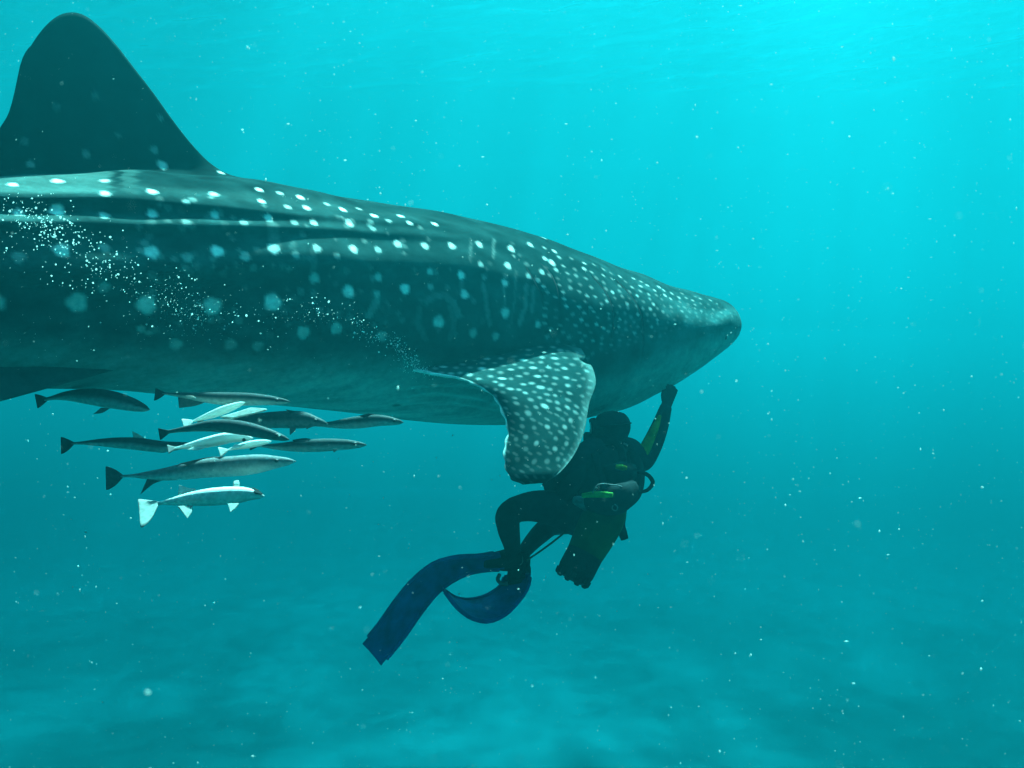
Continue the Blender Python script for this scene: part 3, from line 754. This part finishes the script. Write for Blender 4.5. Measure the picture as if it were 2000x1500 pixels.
remora([(516, 969, 3.68), (490, 966, 3.68), (450, 968, 3.68), (400, 972, 3.68), (350, 978, 3.70), (304, 984, 3.72)], 20, 'white remora turned belly up below all the others', back=(.22, .30, .28), belly=(.42, .53, .49), side=1, roll=-1.0, tail=(12, 42), tailcol=(.22, .30, .28), nose=.14, waist=.2, eye=False, tilt=1.4,
       fins=[('sucker_disc', [(484, 953), (500, 955), (515, 966), (498, 963)], (.02, .03, .03)), ('anal_fin', [(383, 956), (365, 953), (350, 947), (348, 966)], (.40, .50, .46)), ('dorsal_fin', [(376, 988), (374, 1000), (366, 1012), (348, 990)], (.26, .34, .31)), ('pectoral_fin', [(466, 984), (462, 990), (450, 1000), (445, 985)], (.26, .34, .31)),
             ('pectoral_fin', [(462, 956), (468, 948), (466, 938), (458, 940), (456, 958)], (.30, .38, .34))])

# ---------------------------------------------------------------- diver
def plain(name, c, rough=.7, spec=.05, noise=.25, scale=25.):
    m_, nt, out = mat(name)
    b_ = node(nt, 'ShaderNodeBsdfPrincipled', i_Roughness=rough); b_.inputs['Specular IOR Level'].default_value = spec; b_.inputs['IOR'].default_value = 1.2
    tc = node(nt, 'ShaderNodeTexCoord'); nz = node(nt, 'ShaderNodeTexNoise', i_Scale=scale, i_Detail=5.0)
    nt.links.new(tc.outputs['Object'], nz.inputs['Vector'])
    mr = node(nt, 'ShaderNodeMapRange', i_1=0.3, i_2=0.7, i_3=1 - noise, i_4=1 + noise); nt.links.new(nz.outputs['Fac'], mr.inputs[0])
    v_ = node(nt, 'ShaderNodeVectorMath', operation='SCALE'); v_.inputs[0].default_value = c; nt.links.new(mr.outputs[0], v_.inputs['Scale'])
    nt.links.new(v_.outputs[0], b_.inputs['Base Color'])
    bp_ = node(nt, 'ShaderNodeBump', i_Strength=.5, i_Distance=.012); nt.links.new(nz.outputs['Fac'], bp_.inputs['Height']); nt.links.new(bp_.outputs[0], b_.inputs['Normal'])
    nt.links.new(b_.outputs[0], out.inputs[0]); return m_
NEO = plain('neoprene', (.011, .018, .022)); BCD = plain('vest_fabric', (.012, .020, .021), .8, .03, .5, 14.); GRN = plain('green_panel', (.14, .19, .018), noise=.35)
GRN2 = plain('bright_green_webbing', (.10, .36, .06)); TANK = plain('tank_paint', (.022, .058, .014), .5, .05, .35, 9.); BOOT = plain('tank_boot_rubber', (.009, .014, .016))
RUB = plain('black_rubber', (.008, .011, .013)); BLU = plain('blue_fin_plastic', (.007, .060, .185), .45, .12, .35, 14.); CORD = plain('tan_cord', (.10, .10, .05)); GREY = plain('grey_gear', (.10, .14, .14)); 
diver = bpy.data.objects.new('person', None); col.objects.link(diver)
tag(diver, 'scuba diver in black wetsuit reaching one arm up to the jaw of the whale shark', 'diver')

def tube_mesh(bm, pts, radii, seg=14, flat=None, flat_dir=None, capped=True):
    """skin of rings along pts; radii may be (across, depth) pairs measured along flat_dir and its normal"""
    pts = [Vector(p) for p in pts]; rings = []
    n = len(pts)
    ref = Vector(flat_dir) if flat_dir is not None else Vector((0.13, 0.95, 0.28))
    for i, p in enumerate(pts):
        tn = (pts[min(i + 1, n - 1)] - pts[max(i - 1, 0)]).normalized()
        a = (ref - tn * ref.dot(tn)); a = a.normalized() if a.length > 1e-4 else tn.orthogonal().normalized()
        b = tn.cross(a)
        r = radii[i]; ra, rb_ = r if isinstance(r, tuple) else (r, r)
        rings.append([bm.verts.new(p + a * ra * math.cos(2 * math.pi * k / seg) + b * rb_ * math.sin(2 * math.pi * k / seg)) for k in range(seg)])
    for r0, r1 in zip(rings[:-1], rings[1:]):
        for k in range(seg): bm.faces.new((r0[k], r0[(k + 1) % seg], r1[(k + 1) % seg], r1[k]))
    if capped: bm.faces.new(rings[0][::-1]); bm.faces.new(rings[-1])
def smooth_path(pts, radii, k=5):
    P_ = np.array([tuple(p) for p in pts]); R_ = np.array([r if isinstance(r, tuple) else (r, r) for r in radii], float)
    A = resample(np.concatenate([P_, R_], 1), (len(pts) - 1) * k + 1)
    return [Vector(a[:3]) for a in A], [(float(a[3]), float(a[4])) for a in A]
def finish(bm, name, material, parent, smooth=True, remesh=None, iters=6):
    bmesh.ops.recalc_face_normals(bm, faces=bm.faces)
    me = bpy.data.meshes.new(name); bm.to_mesh(me); bm.free()
    o = bpy.data.objects.new(name, me); col.objects.link(o)
    if remesh:
        md = o.modifiers.new('r', 'REMESH'); md.mode = 'VOXEL'; md.voxel_size = remesh
        m2 = o.modifiers.new('s', 'SMOOTH'); m2.factor = .5; m2.iterations = iters
        dg = bpy.context.evaluated_depsgraph_get(); me2 = bpy.data.meshes.new_from_object(o.evaluated_get(dg))
        o.modifiers.clear(); o.data = me2; me2.name = name; me = me2
    me.materials.clear(); me.materials.append(material)
    me.polygons.foreach_set('use_smooth', [smooth] * len(me.polygons))
    o.parent = parent
    return o
def tube_obj(name, pts, radii, material, parent, k=5, seg=12, flat_dir=None, remesh=None):
    bm = bmesh.new(); a, b = smooth_path(pts, radii, k) if k > 1 else (pts, radii); tube_mesh(bm, a, b, seg, flat_dir=flat_dir); return finish(bm, name, material, parent, remesh=remesh)

FACE = Vector((-.75, .62, .12)).normalized()                # the way the chest faces: left and away
SIDE = Vector((.66, .75, 0)).normalized()                   # along the shoulders
neck, chest, waist_, hip = P(1192, 868, 5.66), P(1182, 912, 5.64), P(1160, 965, 5.60), P(1132, 1005, 5.56)
sh_r, el_r, wr_r = P(1228, 880, 5.80), P(1258, 903, 5.92), P(1301, 794, 5.99)
hand = P(1307, 768, 6.02)
sh_l, el_l, wr_l = P(1150, 882, 5.48), P(1116, 918, 5.40), P(1094, 938, 5.46)
bm = bmesh.new()
def limb(pts, radii, fd=None, k=4, seg=14): a, b = smooth_path(pts, radii, k); tube_mesh(bm, a, b, seg, flat_dir=fd)
# torso: wide across the shoulders, shallow from chest to back
limb([P(1192, 858, 5.66), P(1188, 884, 5.65), chest, P(1172, 942, 5.62), waist_, P(1143, 992, 5.57), P(1128, 1016, 5.55)], [(.06, .06), (.165, .095), (.19, .12), (.175, .12), (.155, .115), (.165, .125), (.10, .09)], SIDE)
# neck and hooded head, turned left
limb([P(1192, 880, 5.66), P(1191, 858, 5.65), P(1190, 846, 5.65)], [.07, .062, .07])
hc = P(1194, 838, 5.64)
limb([hc + Vector((0, 0, -.085)), hc + Vector((-.006, 0, -.06)), hc + Vector((-.005, 0, -.02)), hc + Vector((.004, 0, .03)), hc + Vector((.006, 0, .07)), hc + Vector((.006, 0, .095)), hc + Vector((.006, 0, .102))],
     [(.062, .07), (.082, .095), (.092, .105), (.093, .108), (.078, .09), (.045, .052), (.012, .012)], Vector((0, 1, 0)))
limb([hc + Vector((-.07, 0, .005)), hc + Vector((-.108, 0, -.012)), hc + Vector((-.115, 0, -.025))], [.03, .02, .008])            # nose pocket side of the face
limb([hc + Vector((-.06, 0, -.06)), hc + Vector((-.095, 0, -.072))], [.045, .028])                                               # chin
# raised right arm, bent at the elbow
limb([sh_r - SIDE * .08, sh_r, P(1244, 893, 5.87), el_r], [.085, .078, .066, .060], k=5)
limb([sh_r + Vector((.01, 0, -.015)), el_r + Vector((-.008, 0, .01)), P(1274, 868, 5.94), P(1289, 832, 5.96), wr_r], [.068, .066, .062, .052, .037], k=5)
# left arm, mostly behind the pectoral fin
limb([sh_l + SIDE * .06, sh_l, el_l, P(1104, 930, 5.42), wr_l], [.08, .068, .052, .046, .033], k=5)
# legs: thighs forward, shins hanging, as if seated
limb([hip - SIDE * .06 + Vector((.02, 0, .0)), P(1085, 994, 5.44), P(1040, 989, 5.34), P(1000, 996, 5.26)], [.115, .10, .083, .066], k=5)
limb([P(1008, 990, 5.27), P(993, 1003, 5.27), P(993, 1030, 5.33), P(999, 1060, 5.42), P(1004, 1088, 5.50)], [.060, .064, .062, .050, .038], k=5)
limb([hip + SIDE * .07, P(1105, 1014, 5.72), P(1078, 1024, 5.80)], [.108, .088, .066], k=5)
limb([P(1084, 1018, 5.81), P(1062, 1036, 5.78), P(1040, 1058, 5.70), P(1020, 1082, 5.60)], [.062, .060, .050, .037], k=5)
# feet in their boots, pushed into the fins
limb([P(1004, 1084, 5.50), P(1003, 1096, 5.49), P(985, 1100, 5.46), P(962, 1102, 5.42)], [.045, .05, .044, .03], k=4)
limb([P(1020, 1078, 5.60), P(1018, 1098, 5.58), P(1022, 1118, 5.50), P(1020, 1136, 5.42)], [.045, .05, .044, .03], k=4)
# gloved hands: palm, four fingers of different length and a thumb
def hand_at(wrist, palm_dir, across, nrm, curl=.25):
    w = wrist; L_ = .085
    for s, wd in ((0, 0),):
        limb([w - palm_dir * .02, w + palm_dir * .03, w + palm_dir * .075], [(.032, .022), (.037, .019), (.038, .016)], across, k=3)
    for q, (o, ln) in enumerate(((-.028, .070), (-.0095, .080), (.0095, .076), (.028, .060))):
        b = w + palm_dir * .075 + across * o
        d2 = (palm_dir + nrm * curl).normalized(); d3 = (palm_dir + nrm * curl * 2.4).normalized(); sp = across * o * .10
        limb([b - palm_dir * .02, b + palm_dir * .012 + sp, b + d2 * ln * .5 + sp * 2, b + d2 * ln * .5 + d3 * ln * .45 + sp * 2.4], [.0105, .0105, .0095, .008], k=3, seg=8)
    b = w + palm_dir * .022 - across * .03
    d2 = (palm_dir * .95 - across * .45 + nrm * .2).normalized()
    limb([b, b + d2 * .035, b + (d2 + palm_dir * .4).normalized() * .07], [.013, .012, .009], k=3, seg=8)
pd = (hand - wr_r).normalized()
ac = pd.cross(Vector((.35, -.9, .2))).normalized(); nr = ac.cross(pd).normalized()
hand_at(wr_r + pd * .01, (pd + Vector((.12, .1, .0))).normalized(), ac, Vector((0, .9, -.2)).normalized(), .12)
pl_ = (P(1080, 946, 5.5) - wr_l).normalized(); acl = pl_.cross(Vector((0, 1, 0))).normalized()
hand_at(wr_l, pl_, acl, Vector((0, .8, -.5)).normalized(), .35)
finish(bm, 'body', NEO, diver, remesh=.0072, iters=4)
# buoyancy vest: wings round the back, shoulder straps, pockets
vest = None
bm = bmesh.new()
limb([P(1190, 884, 5.63), P(1188, 900, 5.61), P(1178, 935, 5.58), P(1164, 970, 5.55), P(1152, 992, 5.53)], [(.12, .05), (.195, .115), (.20, .14), (.19, .14), (.13, .08)], SIDE, k=5, seg=20)
limb([P(1226, 878, 5.72), P(1240, 915, 5.74), P(1236, 960, 5.70), P(1218, 990, 5.62)], [.04, .055, .055, .03], k=5)
limb([P(1152, 880, 5.44), P(1128, 915, 5.40), P(1112, 950, 5.40), P(1100, 972, 5.42), P(1108, 985, 5.45)], [.035, .05, .055, .045, .02], k=5)
limb([P(1160, 985, 5.46), P(1190, 990, 5.46), P(1224, 984, 5.55)], [.04, .055, .035], k=5)
limb([P(1146, 984, 5.34), P(1172, 984, 5.27), P(1204, 976, 5.26), P(1236, 958, 5.40)], [(.03, .04), (.05, .07), (.06, .085), (.04, .06)], k=5)
limb([P(1176, 932, 5.44), P(1206, 932, 5.40), P(1234, 925, 5.50)], [(.04, .05), (.055, .085), (.04, .06)], k=5)
vest = finish(bm, 'buoyancy_vest', BCD, diver, remesh=.011, iters=3)
tube_obj('strap', [P(1138, 968, 5.30), P(1160, 966, 5.235), P(1180, 966, 5.20), P(1197, 967, 5.185)], [(.007, .013), (.009, .016), (.009, .016), (.006, .012)], GRN2, vest, flat_dir=(0, 1, 0))
tube_obj('pocket', [P(1202, 912, 5.36), P(1214, 914, 5.36), P(1223, 916, 5.37)], [(.012, .013), (.014, .019), (.01, .016)], GRN, vest, flat_dir=(0, 1, 0))
tube_obj('shoulder_strap', [P(1160, 868, 5.52), P(1200, 862, 5.50), P(1214, 880, 5.47), P(1216, 900, 5.45)], [(.010, .022)] * 4, BCD, vest, flat_dir=(0, 1, 0))
tube_obj('buckle', [P(1218, 866, 5.53), P(1226, 870, 5.54)], [(.006, .006)] * 2, GREY, vest, k=1)
tube_obj('waist_pocket', [P(1120, 976, 5.36), P(1150, 984, 5.33), P(1185, 990, 5.35), P(1210, 992, 5.42)], [(.02, .02), (.03, .045), (.03, .05), (.02, .03)], GREY, vest, flat_dir=(0, 1, 0))
# air tank slung low on the back, boot downwards
t0, t1 = P(1203, 965, 5.40), P(1119, 1127, 5.26)
ax = (t1 - t0).normalized(); ln = (t1 - t0).length
tank = tube_obj('air_tank', [t0 - ax * .03, t0, t0 + ax * .02, t0 + ax * .05, t0 + ax * (ln - .02)], [.02, .05, .072, .089, .089], TANK, diver, k=3, seg=28)
tube_obj('tank_boot', [t1 - ax * .23, t1 - ax * .225, t1 - ax * .04, t1 - ax * .008, t1 + ax * .012], [.090, .098, .098, .092, .07], BOOT, tank, k=1, seg=28)
for k in range(9):
    a = 2 * math.pi * k / 9; b1 = ax.orthogonal().normalized(); b2 = ax.cross(b1)
    c = t1 + ax * .006 + (b1 * math.cos(a) + b2 * math.sin(a)) * .084
    tube_obj('boot_foot', [c - ax * .02, c + ax * .008, c + ax * .014], [.018, .016, .010], BOOT, tank, k=1, seg=8)
tube_obj('tank_band', [t0 + ax * .20, t0 + ax * .205, t0 + ax * .25, t0 + ax * .255], [.094, .099, .099, .094], BCD, tank, k=1, seg=28)
tube_obj('tank_valve', [t0 - ax * .02, t0 - ax * .07, t0 - ax * .075], [.022, .024, .012], GREY, tank, k=1)
# mask with its lens and strap, regulator in the mouth
mk = tube_obj('dive_mask', [hc + Vector((-.078, 0, .018)), hc + Vector((-.095, 0, .012)), hc + Vector((-.112, 0, .006)), hc + Vector((-.116, 0, .006))], [(.075, .05), (.082, .054), (.078, .050), (.066, .040)], RUB, diver, k=1, seg=20, flat_dir=(0, 1, 0))
lensm, nt, out = mat('mask_lens')
g_ = node(nt, 'ShaderNodeBsdfPrincipled', i_Roughness=.08); g_.inputs['Base Color'].default_value = (.22, .40, .40, 1); nt.links.new(g_.outputs[0], out.inputs[0])
tube_obj('lens', [hc + Vector((-.1155, 0, .006)), hc + Vector((-.120, 0, .006))], [(.062, .037), (.060, .035)], lensm, mk, k=1, seg=20, flat_dir=(0, 1, 0))
tube_obj('mask_strap', [hc + Vector((-.085, -.07, .02)), hc + Vector((-.04, -.102, .022)), hc + Vector((.04, -.105, .03)), hc + Vector((.088, -.06, .034)), hc + Vector((.103, 0, .035)), hc + Vector((.088, .06, .034)), hc + Vector((.04, .105, .03)), hc + Vector((-.04, .102, .022)), hc + Vector((-.085, .07, .02))],
         [(.004, .014)] * 9, RUB, mk, k=4, seg=8, flat_dir=(0, .01, 1))
reg = tube_obj('regulator', [hc + Vector((-.085, -.005, -.052)), hc + Vector((-.115, -.008, -.052)), hc + Vector((-.120, -.008, -.052)), hc + Vector((-.150, -.01, -.05)), hc + Vector((-.158, -.01, -.05))], [.018, .020, .036, .034, .022], RUB, diver, k=1, seg=16)
tube_obj('regulator_hose', [hc + Vector((-.13, -.04, -.05)), hc + Vector((-.06, -.10, -.085)), P(1204, 868, 5.50), P(1226, 890, 5.50), P(1226, 920, 5.48), t0 - ax * .05], [.009] * 6, RUB, reg, k=6, seg=8)
tube_obj('spare_hose', [P(1236, 925, 5.62), P(1250, 922, 5.58), P(1268, 930, 5.56), P(1275, 942, 5.56), P(1266, 956, 5.56), P(1250, 961, 5.55), P(1226, 958, 5.52), P(1190, 950, 5.42), P(1162, 955, 5.37), P(1158, 966, 5.36)], [.010, .012, .012, .012, .011, .010, .006, .004, .004, .004], RUB, diver, k=6, seg=8)
tube_obj('gauge_line', [P(1157, 963, 5.16), P(1166, 948, 5.16), P(1196, 947, 5.18), P(1230, 957, 5.30)], [.0035] * 4, GREY, vest, k=5, seg=6)
tube_obj('harness_strap', [P(1160, 885, 5.40), P(1166, 905, 5.36), P(1176, 935, 5.33), P(1182, 958, 5.22)], [(.006, .018)] * 4, RUB, vest, k=5, seg=8, flat_dir=(0, 1, 0))
tube_obj('buckle', [P(1196, 868, 5.51), P(1204, 872, 5.50)], [(.006, .010)] * 2, GREY, vest, k=1)
tube_obj('ring', [P(1200, 985, 5.20), P(1206, 990, 5.20), P(1203, 997, 5.21), P(1196, 994, 5.20), P(1197, 987, 5.20)], [.004] * 5, GREY, vest, k=4, seg=6)
gg = tube_obj('pressure_gauge', [P(1214, 994, 5.42), P(1215, 1010, 5.42), P(1214, 1026, 5.42), P(1216, 1040, 5.42), P(1220, 1053, 5.42)], [.030, .022, .020, .024, .022], RUB, diver, k=4, seg=12)
tube_obj('hanging_cord', [P(1108, 1036, 5.5), P(1070, 1066, 5.48), P(1028, 1095, 5.5)], [.0055] * 3, CORD, diver, k=4, seg=8)
# green panels on the sleeves
tube_obj('sleeve_panel', [P(1247, 900, 5.80), P(1258, 880, 5.865), P(1270, 855, 5.885), P(1281, 832, 5.905), P(1289, 812, 5.93)], [(.016, .022), (.020, .034), (.02, .030), (.018, .022), (.012, .010)], GRN, diver, flat_dir=(0, 1, 0))
tube_obj('sleeve_panel', [P(1138, 888, 5.42), P(1126, 900, 5.38), P(1119, 912, 5.37)], [(.014, .018), (.016, .022), (.012, .016)], GRN, diver, flat_dir=(0, 1, 0))
# long blue swim fins
def ribbon(name, A, B_, n=60, m=12, thick=.010):
    """blade between two edges, each a list of (px, py, depth)"""
    a, b = resample(A, n), resample(B_, n)
    w = np.linspace(0, 1, m)[None, :, None]
    g = a[:, None] * (1 - w) + b[:, None] * w
    G = np.stack([(g[..., 0] - 1000) / FPX * g[..., 2], g[..., 2], -(g[..., 1] - 750) / FPX * g[..., 2]], -1)
    G[..., 1] += .012 * np.sin(np.pi * w[..., 0])                                 # shallow channel along the blade
    th = np.full((n, m), thick) * np.linspace(1.2, .6, n)[:, None]
    o = plate(name, G, th, BLU, None, diver)
    for e in (0, -1):                                                            # stiff rails along both edges
        pts = [Vector(q) for q in G[2:-1:3, e]]
        k = len(pts)
        bm_ = bmesh.new(); tube_mesh(bm_, pts, [(.016 * (1 - .55 * i / k), .012) for i in range(k)], 8); finish(bm_, 'rail', BLU, o)
    return o
fa = ribbon('swim_fin', [(975, 1078, 5.38), (940, 1085, 5.32), (890, 1088, 5.22), (850, 1099, 5.15), (808, 1131, 5.08), (772, 1174, 5.04), (738, 1222, 5.0), (708, 1258, 4.98)],
            [(985, 1112, 5.40), (952, 1113, 5.36), (918, 1119, 5.30), (882, 1136, 5.24), (854, 1158, 5.18), (824, 1194, 5.12), (789, 1244, 5.08), (744, 1300, 5.04)])
bm = bmesh.new(); limb([P(1012, 1084, 5.50), P(990, 1092, 5.46), P(965, 1097, 5.42), P(938, 1099, 5.37)], [(.05, .055), (.058, .056), (.056, .05), (.04, .042)], k=4); finish(bm, 'foot_pocket', RUB, fa, remesh=.009, iters=3)
tube_obj('heel_strap', [P(1000, 1074, 5.46), P(1014, 1082, 5.46), P(1018, 1098, 5.48), P(1008, 1108, 5.46)], [.010] * 4, GREY, fa, k=4, seg=8)
fb = ribbon('swim_fin', [(1036, 1120, 5.42), (1031, 1146, 5.36), (1011, 1176, 5.28), (985, 1201, 5.2), (951, 1214, 5.14), (920, 1207, 5.1), (894, 1188, 5.08), (872, 1160, 5.07), (862, 1146, 5.06)],
            [(986, 1124, 5.50), (980, 1141, 5.46), (960, 1158, 5.42), (936, 1168, 5.38), (907, 1171, 5.34), (887, 1166, 5.31), (875, 1158, 5.28), (867, 1152, 5.24), (864, 1147, 5.2)])
bm = bmesh.new(); limb([P(1018, 1086, 5.58), P(1014, 1106, 5.54), P(1012, 1124, 5.48), P(1006, 1142, 5.42)], [(.05, .056), (.058, .062), (.056, .062), (.04, .052)], k=4); finish(bm, 'foot_pocket', RUB, fb, remesh=.009, iters=3)
tube_obj('heel_strap', [P(976, 1122, 5.44), P(972, 1132, 5.42), P(980, 1140, 5.42), P(992, 1140, 5.42)], [.011] * 4, GREY, fb, k=4, seg=8)

# ---------------------------------------------------------------- bubbles and drifting specks
bub, nt, out = mat('bubble')
d_ = node(nt, 'ShaderNodeBsdfDiffuse'); d_.inputs[0].default_value = (.7, .85, .82, 1)
t_ = node(nt, 'ShaderNodeBsdfTranslucent'); t_.inputs[0].default_value = (.75, .9, .86, 1)
mx = node(nt, 'ShaderNodeMixShader', i_0=0.75)
nt.links.new(d_.outputs[0], mx.inputs[1]); nt.links.new(t_.outputs[0], mx.inputs[2]); nt.links.new(mx.outputs[0], out.inputs[0])
grit = bub.copy(); grit.name = 'plankton'
for q in grit.node_tree.nodes:
    if q.type in ('BSDF_DIFFUSE', 'BSDF_TRANSLUCENT'): q.inputs[0].default_value = (.5, .66, .62, 1)
ico = bmesh.new(); bmesh.ops.create_icosphere(ico, subdivisions=1, radius=1.0)
IV = np.array([v.co[:] for v in ico.verts]); IF = np.array([[v.index for v in f.verts] for f in ico.faces]); ico.free()
OV = np.array([(1,0,0),(-1,0,0),(0,1,0),(0,-1,0),(0,0,1),(0,0,-1)], float)
OF = np.array([(0,2,4),(2,1,4),(1,3,4),(3,0,4),(2,0,5),(1,2,5),(3,1,5),(0,3,5)])
def specks(name, pts, rad, BV, BF, label, cat, stretch=0.0, kind='stuff', material=bub):
    n = len(pts); k = len(BV)
    rr = np.random.default_rng(11)
    sc_ = np.ones((n, 1, 3)) * rad[:, None, None]
    if stretch: sc_ *= np.exp(rr.normal(0, stretch, (n, 1, 3)))
    V = (BV[None] * sc_ + pts[:, None]).reshape(-1, 3)
    F = (BF[None] + (np.arange(n) * k)[:, None, None]).reshape(-1, BF.shape[1])
    o = fast_mesh(name, V, F, material)
    return tag(o, label, cat, kind=kind)
rb = np.random.default_rng(21)
def cloud(pl, n, spread, rpx, off):
    """bubbles strewn along a line of (px, py), in front of the shark's flank"""
    q = resample(pl, 60); out_p, out_r = [], []
    for _ in range(int(n * .6)):
        x, y = q[rb.integers(0, 60)] + rb.normal(0, 1, 2) * spread
        k = near_vertex(x, y)
        d = Vn[k][1] - abs(rb.normal(0, 1)) * off - .03
        out_p.append(P(x, y, d)); out_r.append(np.clip(rb.lognormal(math.log(rpx * .78), .5), .4, 2.3) * d / FPX)
    return out_p, out_r
bp, br = [], []
for pl, n, sp, rpx, off in [([(-10, 400), (60, 425), (130, 455), (210, 505)], 330, 26, 1.15, .12), ([(-20, 470), (60, 480), (150, 520), (260, 545)], 200, 30, .9, .12), ([(60, 420), (110, 450), (130, 470)], 120, 18, 1.3, .08),
                            ([(200, 500), (280, 560), (360, 600), (420, 620)], 260, 32, .85, .1), ([(310, 560), (360, 600), (400, 640)], 260, 20, .85, .08), ([(360, 600), (470, 620), (580, 610)], 200, 26, .8, .08), ([(580, 600), (640, 610), (690, 630)], 160, 16, .85, .08),
                            ([(700, 640), (730, 655), (765, 665)], 150, 10, .85, .06), ([(765, 665), (795, 690), (812, 712)], 260, 8, .85, .05), ([(800, 712), (830, 722), (860, 732)], 130, 7, .85, .03), ([(790, 700), (800, 725)], 120, 14, .75, .05),
                            ([(-20, 640), (150, 620), (300, 640)], 90, 45, .7, .1)]:
    a, b_ = cloud(pl, n, sp, rpx, off); bp += a; br += b_
specks('bubbles', np.array([tuple(p) for p in bp]), np.array(br), IV, IF, 'trail of tiny white bubbles streaming along the flank of the shark', 'bubbles')
# plankton and grit all through the water, some of it close to the lens
n = 14000
u_ = rb.random(n); dep = 0.5 + 11.5 * u_ ** .62
pt = np.stack([(rb.random(n) * 2.6 - 1.3) * 1000 / FPX * dep, dep, (rb.random(n) * 2.4 - 1.2) * 750 / FPX * dep], 1)
rd = np.clip(rb.lognormal(math.log(.00092), .55, n), .0005, .0032) * np.clip(dep / 3.0, .35, 1.5)
keep = np.ones(n, bool)
specks('drifting_plankton', pt[keep], rd[keep], OV, OF, 'pale specks of plankton drifting through the water', 'plankton', stretch=.45, material=grit)
